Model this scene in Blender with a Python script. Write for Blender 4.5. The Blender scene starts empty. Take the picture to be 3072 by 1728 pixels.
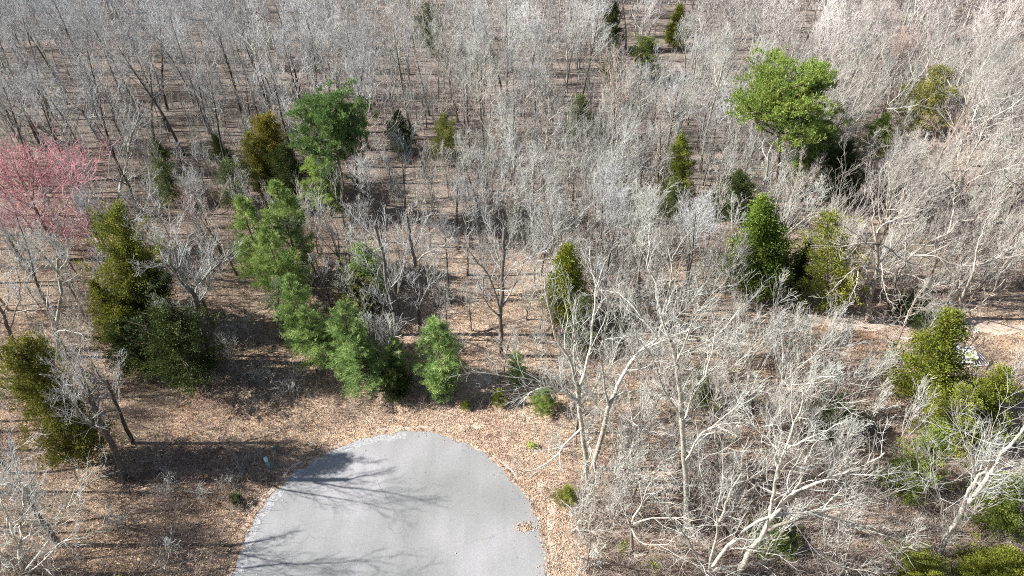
import bpy, math, random
import numpy as np
from math import radians, sin, cos, pi, sqrt
scene = bpy.context.scene
# ------------------------------------------------------------------ camera, sky, sun, exposure
cam = bpy.data.cameras.new('camera'); camo = bpy.data.objects.new('camera', cam)
scene.collection.objects.link(camo); scene.camera = camo
cam.lens = 24.0; cam.sensor_width = 36.0; cam.clip_start = 1.0; cam.clip_end = 6000.0
camo.location = (0, 0, 52.0); camo.rotation_euler = (radians(47.0), 0, 0)
SUN_EL, SUN_AZ = 37.0, 180.0           # azimuth of the sun measured from +X: it stands to the left
w = bpy.data.worlds.new('World'); scene.world = w; w.use_nodes = True
nt = w.node_tree; bg = nt.nodes['Background']
sky = nt.nodes.new('ShaderNodeTexSky'); sky.sky_type = 'NISHITA'; sky.sun_disc = False
sky.sun_elevation = radians(SUN_EL); sky.sun_rotation = radians(90.0 - SUN_AZ)
nt.links.new(sky.outputs[0], bg.inputs[0]); bg.inputs[1].default_value = 0.05
sl = bpy.data.lights.new('sun', 'SUN'); sl.energy = 5.0; sl.angle = radians(0.5); sl.color = (1.0, 0.965, 0.92)
so = bpy.data.objects.new('sun', sl); scene.collection.objects.link(so)
so.rotation_euler = (radians(90.0 - SUN_EL), 0, radians(SUN_AZ + 90.0)); so.location = (-80, 40, 90)
scene.view_settings.view_transform = 'Standard'; scene.view_settings.look = 'None'
scene.view_settings.exposure = 1.5; scene.view_settings.gamma = 1.0
scene.cycles.use_denoising = False; scene.cycles.pixel_filter_type = 'BLACKMAN_HARRIS'; scene.cycles.filter_width = 1.05; scene.cycles.max_bounces = 4; scene.cycles.diffuse_bounces = 2; scene.cycles.glossy_bounces = 1; scene.cycles.transmission_bounces = 1
COL = scene.collection

# ------------------------------------------------------------------ helpers
def tag(o, label=None, cat=None, group=None, kind=None):
    if label: o['label'] = label
    if cat: o['category'] = cat
    if group: o['group'] = group
    if kind: o['kind'] = kind
    return o
def empty(name, loc, rz=0.0):
    o = bpy.data.objects.new(name, None); COL.objects.link(o); o.location = loc; o.rotation_euler = (0, 0, rz)
    o.empty_display_size = 0.5; return o
def mesh_from(name, V, Fq, Ft=None, mats=(), smooth=False, col=None):
    me = bpy.data.meshes.new(name)
    V = np.asarray(V, dtype=np.float32).reshape(-1, 3)
    Fq = np.asarray(Fq if Fq is not None and len(Fq) else np.zeros((0, 4)), dtype=np.int32).reshape(-1, 4)
    Ft = np.asarray(Ft if Ft is not None and len(Ft) else np.zeros((0, 3)), dtype=np.int32).reshape(-1, 3)
    nq, ntr = len(Fq), len(Ft)
    me.vertices.add(len(V)); me.vertices.foreach_set('co', V.ravel())
    me.loops.add(nq * 4 + ntr * 3); me.loops.foreach_set('vertex_index', np.concatenate([Fq.ravel(), Ft.ravel()]))
    me.polygons.add(nq + ntr)
    me.polygons.foreach_set('loop_start', np.concatenate([np.arange(nq) * 4, nq * 4 + np.arange(ntr) * 3]).astype(np.int32))
    me.polygons.foreach_set('use_smooth', np.full(nq + ntr, smooth, dtype=bool))
    me.update(calc_edges=True)
    for m in mats: me.materials.append(m)
    if col is not None:
        a = me.attributes.new('tone', 'FLOAT', 'FACE'); a.data.foreach_set('value', np.asarray(col, dtype=np.float32))
    return me
def link(name, me, parent=None, loc=(0, 0, 0)):
    o = bpy.data.objects.new(name, me); COL.objects.link(o); o.location = loc
    if parent: o.parent = parent
    return o

# ------------------------------------------------------------------ materials
def newmat(name, rough=0.85, spec=0.2):
    m = bpy.data.materials.new(name); m.use_nodes = True
    b = m.node_tree.nodes['Principled BSDF']; b.inputs['Roughness'].default_value = rough
    b.inputs['Specular IOR Level'].default_value = spec
    return m, m.node_tree, b
def N(nt, t, **k):
    n = nt.nodes.new(t)
    for a, v in k.items(): setattr(n, a, v)
    return n
def noise(nt, scale, detail=3, vec=None, rough=0.5, dist=0.0):
    n = N(nt, 'ShaderNodeTexNoise'); n.inputs['Scale'].default_value = scale; n.inputs['Detail'].default_value = detail
    n.inputs['Roughness'].default_value = rough; n.inputs['Distortion'].default_value = dist
    if vec is not None: nt.links.new(vec, n.inputs['Vector'])
    return n
def ramp(nt, fac, stops, interp='LINEAR'):
    r = N(nt, 'ShaderNodeValToRGB'); e = r.color_ramp; e.interpolation = interp
    while len(e.elements) < len(stops): e.elements.new(0.5)
    for el, (p, c) in zip(e.elements, stops):
        el.position = p; el.color = (*c, 1) if len(c) == 3 else c
    nt.links.new(fac, r.inputs[0]); return r
def mixc(nt, fac, a, b, mode='MIX'):
    m = N(nt, 'ShaderNodeMix', data_type='RGBA', blend_type=mode)
    for sck, v in ((m.inputs[0], fac), (m.inputs[6], a), (m.inputs[7], b)):
        if isinstance(v, (int, float)): sck.default_value = v
        elif isinstance(v, tuple): sck.default_value = (*v, 1) if len(v) == 3 else v
        else: nt.links.new(v, sck)
    return m.outputs[2]
def pos(nt): return N(nt, 'ShaderNodeNewGeometry').outputs['Position']

def leaf_colors(nt, scale):
    """oak-leaf litter: leaf sized cells of tan, orange-brown and straw"""
    p = pos(nt)
    w_ = noise(nt, 3.0, 2, p); vm = N(nt, 'ShaderNodeVectorMath', operation='SCALE'); vm.inputs['Scale'].default_value = 0.25
    nt.links.new(w_.outputs['Color'], vm.inputs[0]); va = N(nt, 'ShaderNodeVectorMath', operation='ADD')
    nt.links.new(p, va.inputs[0]); nt.links.new(vm.outputs[0], va.inputs[1])
    v = N(nt, 'ShaderNodeTexVoronoi'); v.inputs['Scale'].default_value = scale * 1.35; nt.links.new(va.outputs[0], v.inputs['Vector'])
    sp = N(nt, 'ShaderNodeSeparateColor'); nt.links.new(v.outputs['Color'], sp.inputs[0])
    c = ramp(nt, sp.outputs[0], [(0.0, (0.09, 0.062, 0.047)), (0.2, (0.21, 0.15, 0.112)), (0.45, (0.34, 0.25, 0.185)),
                                  (0.7, (0.44, 0.345, 0.26)), (0.88, (0.36, 0.24, 0.16)), (1.0, (0.58, 0.50, 0.41))])
    return c.outputs[0], v, p

def m_ground():
    m, nt, b = newmat('leaf_litter_ground', 0.9, 0.1)
    c, v, p = leaf_colors(nt, 5.5)
    big = noise(nt, 0.07, 5, p, 0.6); r1 = ramp(nt, big.outputs[0], [(0.36, (0.78, 0.66, 0.60)), (0.5, (1, 1, 1)), (0.64, (1.1, 1.06, 0.96))])
    c = mixc(nt, 1.0, c, r1.outputs[0], 'MULTIPLY')
    med = noise(nt, 0.7, 4, p, 0.65); r2 = ramp(nt, med.outputs[0], [(0.3, (0.50, 0.45, 0.43)), (0.48, (0.92, .92, .92)), (0.7, (1.18, 1.15, 1.08))])
    c = mixc(nt, 0.9, c, r2.outputs[0], 'MULTIPLY')
    # the upper-left wood floor is greyer and pinker, straw grass near the road
    g = noise(nt, 0.16, 3, p, 0.5); r3 = ramp(nt, g.outputs[0], [(0.52, (0, 0, 0)), (0.7, (1, 1, 1))])
    c = mixc(nt, r3.outputs[0], c, mixc(nt, 0.55, c, (0.46, 0.36, 0.27)))
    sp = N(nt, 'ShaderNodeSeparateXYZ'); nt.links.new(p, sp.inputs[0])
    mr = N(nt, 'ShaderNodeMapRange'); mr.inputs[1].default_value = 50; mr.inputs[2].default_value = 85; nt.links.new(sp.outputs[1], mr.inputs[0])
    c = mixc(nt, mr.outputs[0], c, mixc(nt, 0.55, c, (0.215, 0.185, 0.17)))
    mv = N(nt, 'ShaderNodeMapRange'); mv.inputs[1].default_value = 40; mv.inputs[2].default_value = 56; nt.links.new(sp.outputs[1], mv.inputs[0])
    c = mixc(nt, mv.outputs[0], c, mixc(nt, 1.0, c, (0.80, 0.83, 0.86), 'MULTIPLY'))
    # litter west of the turning circle darkened, shade painted into its colour
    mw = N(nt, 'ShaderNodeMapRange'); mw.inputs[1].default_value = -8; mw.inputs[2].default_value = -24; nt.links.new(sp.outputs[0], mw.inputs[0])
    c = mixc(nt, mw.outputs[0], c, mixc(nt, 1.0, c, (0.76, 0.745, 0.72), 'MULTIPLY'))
    nt.links.new(c, b.inputs['Base Color'])
    bu = N(nt, 'ShaderNodeBump'); bu.inputs['Strength'].default_value = 0.9; bu.inputs['Distance'].default_value = 0.06
    nt.links.new(v.outputs['Distance'], bu.inputs['Height']); nt.links.new(bu.outputs[0], b.inputs['Normal'])
    return m
def m_leafpieces():
    m, nt, b = newmat('dry_oak_leaf', 0.7, 0.2)
    a = N(nt, 'ShaderNodeAttribute', attribute_name='tone')
    c = ramp(nt, a.outputs['Fac'], [(0.0, (0.15, 0.095, 0.065)), (0.3, (0.30, 0.205, 0.145)), (0.6, (0.42, 0.31, 0.225)), (0.85, (0.48, 0.37, 0.275)), (1.0, (0.54, 0.45, 0.35))])
    nt.links.new(c.outputs[0], b.inputs['Base Color']); return m
def m_asphalt():
    m, nt, b = newmat('weathered_asphalt', 0.85, 0.25)
    p = pos(nt)
    tc = N(nt, 'ShaderNodeMapping'); tc.inputs['Rotation'].default_value = (0, 0, radians(-31)); tc.inputs['Scale'].default_value = (1.0, 0.10, 1.0)
    nt.links.new(p, tc.inputs[0])
    st = noise(nt, 0.42, 4, tc.outputs[0], 0.6, 0.3); big = noise(nt, 0.075, 3, p, 0.5, 0.2)
    fine = noise(nt, 9.0, 3, p, 0.8); gr = noise(nt, 14.0, 3, p, 0.9)
    c = ramp(nt, big.outputs[0], [(0.38, (0.165, 0.168, 0.165)), (0.5, (0.205, 0.207, 0.206)), (0.61, (0.265, 0.26, 0.266))]).outputs[0]
    r = ramp(nt, st.outputs[0], [(0.36, (0.86, 0.86, 0.86)), (0.5, (1, 1, 1)), (0.64, (1.10, 1.09, 1.12))]).outputs[0]
    c = mixc(nt, 0.6, c, r, 'MULTIPLY')
    r = ramp(nt, fine.outputs[0], [(0.25, (0.80, 0.80, 0.80)), (0.5, (1, 1, 1)), (0.75, (1.14, 1.14, 1.14))]).outputs[0]
    c = mixc(nt, 0.8, c, r, 'MULTIPLY')
    r = ramp(nt, gr.outputs[0], [(0.3, (0.72, 0.72, 0.72)), (0.5, (1, 1, 1)), (0.7, (1.25, 1.25, 1.25))]).outputs[0]
    c = mixc(nt, 0.8, c, r, 'MULTIPLY')
    # hairline cracks, worn dark spots and dusty blotches
    wp = noise(nt, 0.9, 4, p, 0.6); sc_ = N(nt, 'ShaderNodeVectorMath', operation='SCALE'); sc_.inputs['Scale'].default_value = 1.6; nt.links.new(wp.outputs['Color'], sc_.inputs[0])
    ad = N(nt, 'ShaderNodeVectorMath', operation='ADD'); nt.links.new(p, ad.inputs[0]); nt.links.new(sc_.outputs[0], ad.inputs[1])
    vc = N(nt, 'ShaderNodeTexVoronoi', feature='DISTANCE_TO_EDGE'); vc.inputs['Scale'].default_value = 0.22; nt.links.new(ad.outputs[0], vc.inputs['Vector'])
    cr = ramp(nt, vc.outputs['Distance'], [(0.0, (0.62, 0.62, 0.62)), (0.009, (1, 1, 1))]).outputs[0]
    gate = ramp(nt, noise(nt, 0.25, 2, p).outputs[0], [(0.5, (0, 0, 0)), (0.6, (1, 1, 1))]).outputs[0]
    c = mixc(nt, gate, c, mixc(nt, 0.8, c, cr, 'MULTIPLY'))
    sp_ = noise(nt, 1.3, 5, p, 0.75); r = ramp(nt, sp_.outputs[0], [(0.28, (0.80, 0.80, 0.80)), (0.42, (1, 1, 1)), (0.62, (1, 1, 1)), (0.74, (1.12, 1.10, 1.06))]).outputs[0]
    c = mixc(nt, 0.8, c, r, 'MULTIPLY')
    nt.links.new(c, b.inputs['Base Color'])
    bu = N(nt, 'ShaderNodeBump'); bu.inputs['Strength'].default_value = 0.35; bu.inputs['Distance'].default_value = 0.02
    nt.links.new(gr.outputs[0], bu.inputs['Height']); nt.links.new(bu.outputs[0], b.inputs['Normal'])
    return m
def m_gravel(name, c0, c1):
    m, nt, b = newmat(name, 0.9, 0.1); p = pos(nt)
    a = noise(nt, 1.1, 5, p, 0.7); v = N(nt, 'ShaderNodeTexVoronoi'); v.inputs['Scale'].default_value = 11; nt.links.new(p, v.inputs['Vector'])
    sp = N(nt, 'ShaderNodeSeparateColor'); nt.links.new(v.outputs['Color'], sp.inputs[0])
    c = mixc(nt, a.outputs[0], c0, c1)
    r = ramp(nt, sp.outputs[0], [(0, (0.65, 0.63, 0.6)), (0.6, (1, 1, 1)), (1, (1.2, 1.2, 1.2))]).outputs[0]
    nt.links.new(mixc(nt, 0.9, c, r, 'MULTIPLY'), b.inputs['Base Color'])
    bu = N(nt, 'ShaderNodeBump'); bu.inputs['Strength'].default_value = 0.6; bu.inputs['Distance'].default_value = 0.03
    nt.links.new(v.outputs['Distance'], bu.inputs['Height']); nt.links.new(bu.outputs[0], b.inputs['Normal'])
    return m
def m_bark(name, lo, hi, scale=6.0, tone=False):
    """bark: mottled between two colours, multiplied by the object's own colour"""
    m, nt, b = newmat(name, 0.85, 0.15)
    tcn = N(nt, 'ShaderNodeTexCoord'); n = noise(nt, scale, 3, tcn.outputs['Object'], 0.7)
    c = ramp(nt, n.outputs[0], [(0.3, lo), (0.65, hi)]).outputs[0]
    if scale > 4:      # dark furrows and pale lichen blotches
        mp_ = N(nt, 'ShaderNodeMapping'); mp_.inputs['Scale'].default_value = (1, 1, .25); nt.links.new(tcn.outputs['Object'], mp_.inputs[0])
        f_ = noise(nt, 14.0, 4, mp_.outputs[0], .75); c = mixc(nt, 1.0, c, ramp(nt, f_.outputs[0], [(.38, (.45, .43, .41)), (.52, (1, 1, 1))]).outputs[0], 'MULTIPLY')
        l_ = noise(nt, 2.2, 3, tcn.outputs['Object'], .6); c = mixc(nt, 1.0, c, ramp(nt, l_.outputs[0], [(.35, (.70, .68, .64)), (.6, (1.05, 1.07, 1.04))]).outputs[0], 'MULTIPLY')
    oi = N(nt, 'ShaderNodeObjectInfo'); c = mixc(nt, 1.0, c, oi.outputs['Color'], 'MULTIPLY')
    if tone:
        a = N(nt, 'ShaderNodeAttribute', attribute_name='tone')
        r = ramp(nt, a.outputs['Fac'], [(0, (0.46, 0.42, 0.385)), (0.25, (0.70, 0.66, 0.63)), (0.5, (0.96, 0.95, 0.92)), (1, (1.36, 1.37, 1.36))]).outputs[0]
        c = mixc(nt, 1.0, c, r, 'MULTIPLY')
    nt.links.new(c, b.inputs['Base Color']); return m
def m_foliage(name, lo, mid, hi):
    m, nt, b = newmat(name, 0.6, 0.25)
    a = N(nt, 'ShaderNodeAttribute', attribute_name='tone')
    c = ramp(nt, a.outputs['Fac'], [(0.0, lo), (0.5, mid), (1.0, hi)]).outputs[0]
    oi = N(nt, 'ShaderNodeObjectInfo'); c = mixc(nt, 1.0, c, oi.outputs['Color'], 'MULTIPLY')
    nt.links.new(c, b.inputs['Base Color'])
    tr = N(nt, 'ShaderNodeBsdfTranslucent'); nt.links.new(c, tr.inputs[0]); mx = N(nt, 'ShaderNodeMixShader'); mx.inputs[0].default_value = 0.3
    out = nt.nodes['Material Output']; nt.links.new(b.outputs[0], mx.inputs[1]); nt.links.new(tr.outputs[0], mx.inputs[2]); nt.links.new(mx.outputs[0], out.inputs[0])
    return m
M_GROUND = m_ground(); M_LEAF = m_leafpieces(); M_ROAD = m_asphalt()
M_SHOULDER = m_gravel('pale_gravel', (0.33, 0.27, 0.22), (0.45, 0.43, 0.41)); M_DIRT = m_gravel('pale_dirt', (0.40, 0.31, 0.24), (0.50, 0.42, 0.35))
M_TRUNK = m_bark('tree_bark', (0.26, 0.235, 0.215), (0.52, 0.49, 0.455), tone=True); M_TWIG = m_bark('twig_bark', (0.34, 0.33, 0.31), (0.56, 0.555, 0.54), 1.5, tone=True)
M_FAR = m_bark('far_twig_bark', (0.36, 0.35, 0.34), (0.585, 0.58, 0.575), 0.05, tone=True)
def stands(m):          # bluish haze painted into the western far bark, creamier and pinker trees east
    nt = m.node_tree; b = nt.nodes['Principled BSDF']; src = b.inputs['Base Color'].links[0].from_socket; sp = N(nt, 'ShaderNodeSeparateXYZ'); nt.links.new(pos(nt), sp.inputs[0])
    mr = N(nt, 'ShaderNodeMapRange'); mr.inputs[1].default_value = -90; mr.inputs[2].default_value = 80; nt.links.new(sp.outputs[0], mr.inputs[0])
    r = ramp(nt, mr.outputs[0], [(0, (.94, 1.02, 1.12)), (.45, (1, 1, 1)), (1, (.98, .91, .88))]); nt.links.new(mixc(nt, 1.0, src, r.outputs[0], 'MULTIPLY'), b.inputs['Base Color'])
stands(M_FAR)
M_CTRUNK = m_bark('conifer_bark', (0.12, 0.085, 0.065), (0.24, 0.18, 0.145))
M_CEDAR = m_foliage('cedar_foliage', (0.04, 0.06, 0.018), (0.12, 0.155, 0.035), (0.24, 0.26, 0.06))
M_PINE = m_foliage('pine_needles', (0.06, 0.11, 0.04), (0.17, 0.27, 0.10), (0.32, 0.42, 0.18))
M_BRUSH = m_bark('brush_stems', (0.20, 0.155, 0.135), (0.44, 0.38, 0.335), 0.4, tone=True)

# ------------------------------------------------------------------ setting
def hills(x, y): return 0.16 * sin(x * 0.11 + 1.3) * sin(y * 0.09) + 0.07 * sin(x * 0.43 + y * 0.31)
RX, RY, RR = -9.6, 24.5, 12.08
def ground_z(x, y):
    d = math.hypot(x - RX, y - RY); f = min(1.0, max(0.0, (d - RR - 1.0) / 6.0))
    if y < RY and abs(x - RX) < RR + 3: f = 0.0
    if math.hypot(x, y - 60) > 260: f = 0.0
    return hills(x, y) * f - 0.05
def axis():
    a = [-3000, -1500, -800, -450] + list(np.arange(-260, 260.1, 2.5)) + [450, 800, 1500, 3000]
    return a
xs = axis(); ys = [v + 60 for v in axis()]
V = [(x, y, ground_z(x, y)) for y in ys for x in xs]; nx = len(xs)
Fq = [(j * nx + i, j * nx + i + 1, (j + 1) * nx + i + 1, (j + 1) * nx + i) for j in range(len(ys) - 1) for i in range(nx - 1)]
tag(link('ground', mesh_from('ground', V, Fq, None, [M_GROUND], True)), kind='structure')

def edge_r(a, k=1.0): return RR + k * (0.09 * sin(5 * a + 1) + 0.06 * sin(13 * a + 2) + 0.045 * sin(29 * a) + 0.04 * sin(47 * a + .5) + .03 * sin(83 * a) + .025 * sin(131 * a + 2))
def ring_sheet(name, r_in, r_out, z, mat, kind='structure', amp=1.0, a0=0, a1=2 * pi, n=360):
    V = []; F = []
    for i in range(n + 1):
        a = a0 + (a1 - a0) * i / n
        for rr in (edge_r(a) + r_in, edge_r(a) + r_out * (1 + amp * 0.35 * sin(7 * a + 3) + amp * 0.3 * sin(19 * a) + amp * .15 * sin(61 * a))):
            V.append((RX + rr * cos(a), RY + rr * sin(a), z))
    for i in range(n): F.append((2 * i, 2 * i + 1, 2 * i + 3, 2 * i + 2))
    return tag(link(name, mesh_from(name, V, F, None, [mat])), kind=kind)
def road():
    n = 360; V = [(RX, RY, 0.04)]; Ft = []; Fq = []
    for i in range(n):
        a = 2 * pi * i / n; r = edge_r(a); V.append((RX + r * cos(a), RY + r * sin(a), 0.032)); V.append((RX + (r + .09) * cos(a), RY + (r + .09) * sin(a), -0.06))
    for i in range(n):
        j = (i + 1) % n; Ft.append((0, 1 + 2 * i, 1 + 2 * j)); Fq.append((1 + 2 * i, 2 + 2 * i, 2 + 2 * j, 1 + 2 * j))
    # the street runs off towards the viewer, below the frame
    b = len(V); V += [(RX - 4, RY - 11.6, 0.036), (RX + 4, RY - 11.6, 0.036), (RX + 4, RY - 90, 0.036), (RX - 4, RY - 90, 0.036)]
    Fq.append((b, b + 3, b + 2, b + 1))
    tag(link('road', mesh_from('road', V, Fq, Ft, [M_ROAD])), kind='structure')
road()
ring_sheet('road_shoulder', 0.0, 0.42, -0.012, M_SHOULDER)
M_BAND = m_gravel('worn_road_edge', (0.25, 0.255, 0.255), (0.32, 0.32, 0.325)); M_SEAM = m_gravel('crack_fill', (0.15, 0.15, 0.15), (0.22, 0.22, 0.22))
ring_sheet('road_edge_band', -.85, -.14, .0375, M_BAND, a0=.50 * pi, a1=1.22 * pi)
ring_sheet('road_edge_gap', -.02, .07, .05, M_SEAM, a0=-.35 * pi, a1=.10 * pi)
def crack(pts_, wd, seed):
    r = random.Random(seed); V = []; F = []; n = 60; off = 0.0
    for i in range(n + 1):
        t = i / n * (len(pts_) - 1); k = min(len(pts_) - 2, int(t)); f = t - k; x = pts_[k][0] * (1 - f) + pts_[k + 1][0] * f; y = pts_[k][1] * (1 - f) + pts_[k + 1][1] * f
        off = off * .8 + r.gauss(0, .035); w_ = wd * r.uniform(.5, 1.3); w_ *= .8; V += [(x + off - w_, y, .0425), (x + off + w_, y + .01, .0425)]
    for i in range(n): F.append((2 * i, 2 * i + 1, 2 * i + 3, 2 * i + 2))
    tag(link('road_crack', mesh_from('road_crack', V, F, None, [M_SEAM])), kind='structure')
for i_, c_ in enumerate([([(-11.6, 31.6), (-9.6, 28.5), (-7.6, 25.2), (-6.4, 22)], .018), ([(-9.6, 28.5), (-12, 27.6), (-15, 27.9), (-18.4, 27.2)], .015)]): crack(c_[0], c_[1], i_)
def litter_rim():      # leaf mould creeping over the broken asphalt edge
    n = 720; V = []; F = []
    for i in range(n + 1):
        a = 2 * pi * i / n; w_ = .10 + .16 * sin(6 * a + 1) * sin(17 * a) + .10 * sin(37 * a + 2) + .07 * sin(83 * a) + .05 * sin(151 * a + 1)
        if cos(a) > -.2: w_ *= .6
        r0 = edge_r(a) - max(-.06, w_)
        V += [(RX + r0 * cos(a), RY + r0 * sin(a), .046), (RX + (edge_r(a) + .16) * cos(a), RY + (edge_r(a) + .16) * sin(a), .046 if w_ > -.06 else -.02), (RX + (edge_r(a) + .5) * cos(a), RY + (edge_r(a) + .5) * sin(a), -.03)]
    for i in range(n):
        b = 3 * i; F += [(b, b + 1, b + 4, b + 3), (b + 1, b + 2, b + 5, b + 4)]
    tag(link('leaf_mould', mesh_from('leaf_mould', V, F, None, [M_GROUND])), kind='stuff')
litter_rim()
# pale bare patches in the verge
def patch(x, y, rx, ry, seed, mat=M_DIRT):
    r = random.Random(seed); n = 28; V = [(x, y, 0.03)]
    ph = [r.uniform(0, 6.28) for _ in range(3)]
    z = ground_z(x, y)
    V = [(x, y, z + 0.035)]
    for i in range(n):
        a = 2 * pi * i / n; k = 1 + .25 * sin(3 * a + ph[0]) + .15 * sin(7 * a + ph[1]) + .1 * sin(11 * a + ph[2])
        px, py = x + rx * k * cos(a), y + ry * k * sin(a); V.append((px, py, ground_z(px, py) + 0.012))
    tag(link('bare_dirt', mesh_from('bare_dirt', V, None, [(0, 1 + i, 1 + (i + 1) % n) for i in range(n)], [mat])), kind='structure')
for i, a in enumerate([(3.35, 28.9, .35, .75), (3.1, 27.5, .3, .6), (-3.2, 37.2, .55, .28), (3.0, 25.5, .35, 1.2), (-.6, 36.0, .3, .4), (2.7, 24.2, .3, .8), (2.4, 31.0, .35, .7), (31.5, 50.6, 4.5, 1.1), (38, 50.3, 5, 1.0), (48, 50, 6, 1.3)]): patch(*a, i)

# ------------------------------------------------------------------ fallen leaves, as real leaf pieces
def leaves(name, pts, size, seed, z0=0.03, sizes=(0.7, 1.4)):
    r = np.random.RandomState(seed); n = len(pts); P = np.zeros((n, 3)); P[:, :2] = pts
    P[:, 2] = [ground_z(x, y) + z0 for x, y in pts]
    a = r.rand(n) * 2 * pi; tx = r.normal(0, .35, n); ty = r.normal(0, .35, n); s = size * r.uniform(sizes[0], sizes[1], n)
    u = np.stack([np.cos(a), np.sin(a), tx], 1) * s[:, None]; v = np.stack([-np.sin(a), np.cos(a), ty], 1) * (s * .62)[:, None]
    P[:, 2] += .5 * (np.abs(u[:, 2]) + np.abs(v[:, 2]))
    V = np.stack([P - u * .5, P + v * .5, P + u * .5, P - v * .5], 1).reshape(-1, 3)
    F = np.arange(4 * n).reshape(-1, 4)
    return tag(link(name, mesh_from(name, V, F, None, [M_LEAF], False, np.clip(r.normal(.5, .25, n), 0, 1))), kind='stuff')
nr = np.random.RandomState(5)
pts = []
while len(pts) < 120000:
    D = nr.uniform(22, 60); hw = (1.1 * D + 53) / 2; x = nr.uniform(-hw, hw)
    if nr.rand() > (1.25 - D / 60): continue
    d = math.hypot(x - RX, D - RY)
    if d < RR - .02 + abs(nr.normal(0, .1)) : continue
    if d > RR + 5 and nr.rand() < .45: continue
    if x < -18 and nr.rand() < .5: continue
    pts.append((x, D))
leaves('fallen_leaves', pts, .09, 3)
lp = [(1.1 + nr.normal(0, .38), 27.26 + nr.normal(0, .22)) for _ in range(260)]
ol = leaves('leaf_drift', lp, .13, 8, .09); ol['label'] = 'small drift of brown leaves lying on the asphalt near its right edge'
lp = []
while len(lp) < 420:
    a = nr.uniform(0, 2 * pi); q = RR - abs(nr.normal(0, .35 if len(lp) < 340 else 3.0)); lp.append((RX + q * cos(a), RY + q * sin(a)))
leaves('scattered_leaves', lp, .10, 9, .095)

# ------------------------------------------------------------------ tree builder
class Tubes:
    """collects tapered tubes; k sides; every tube its own ring chain"""
    def __init__(s): s.V = []; s.Q = []; s.T = []; s.tone = []; s.tt = []
    def add(s, pts, rads, k, tone=.5):
        n = len(pts); b = len(s.V)
        for i in range(n):
            p = pts[i]; q0 = pts[max(0, i - 1)]; q1 = pts[min(n - 1, i + 1)]
            dx, dy, dz = q1[0] - q0[0], q1[1] - q0[1], q1[2] - q0[2]; L = sqrt(dx * dx + dy * dy + dz * dz) or 1; dx /= L; dy /= L; dz /= L
            if abs(dz) < .9: ux, uy, uz = dy, -dx, 0.0
            else: ux, uy, uz = 0.0, dz, -dy
            L = sqrt(ux * ux + uy * uy + uz * uz); ux /= L; uy /= L; uz /= L
            vx, vy, vz = dy * uz - dz * uy, dz * ux - dx * uz, dx * uy - dy * ux
            if i == n - 1 and rads[i] < .02:
                s.V.append(p); break
            for j in range(k):
                a = 2 * pi * j / k; ca, sa = cos(a) * rads[i], sin(a) * rads[i]
                s.V.append((p[0] + ux * ca + vx * sa, p[1] + uy * ca + vy * sa, p[2] + uz * ca + vz * sa))
        tip = rads[n - 1] < .02
        for i in range(n - 1):
            for j in range(k):
                j2 = (j + 1) % k
                if i == n - 2 and tip: s.T.append((b + i * k + j, b + i * k + j2, b + (n - 1) * k)); s.tt.append(tone)
                else: s.Q.append((b + i * k + j, b + i * k + j2, b + (i + 1) * k + j2, b + (i + 1) * k + j)); s.tone.append(tone)
    def mesh(s, name, mat, smooth=True): return mesh_from(name, s.V, s.Q, s.T, [mat], smooth, s.tone + s.tt)
def norm(x, y, z):
    L = sqrt(x * x + y * y + z * z) or 1; return x / L, y / L, z / L
def tilt(d, ang, az):
    dx, dy, dz = d
    if abs(dz) < .95: u = norm(dy, -dx, 0)
    else: u = norm(0, dz, -dy)
    v = (dy * u[2] - dz * u[1], dz * u[0] - dx * u[2], dx * u[1] - dy * u[0])
    ca, sa = cos(ang), sin(ang); ca2, sa2 = cos(az) * sa, sin(az) * sa
    return norm(dx * ca + u[0] * ca2 + v[0] * sa2, dy * ca + u[1] * ca2 + v[1] * sa2, dz * ca + u[2] * ca2 + v[2] * sa2)
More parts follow.
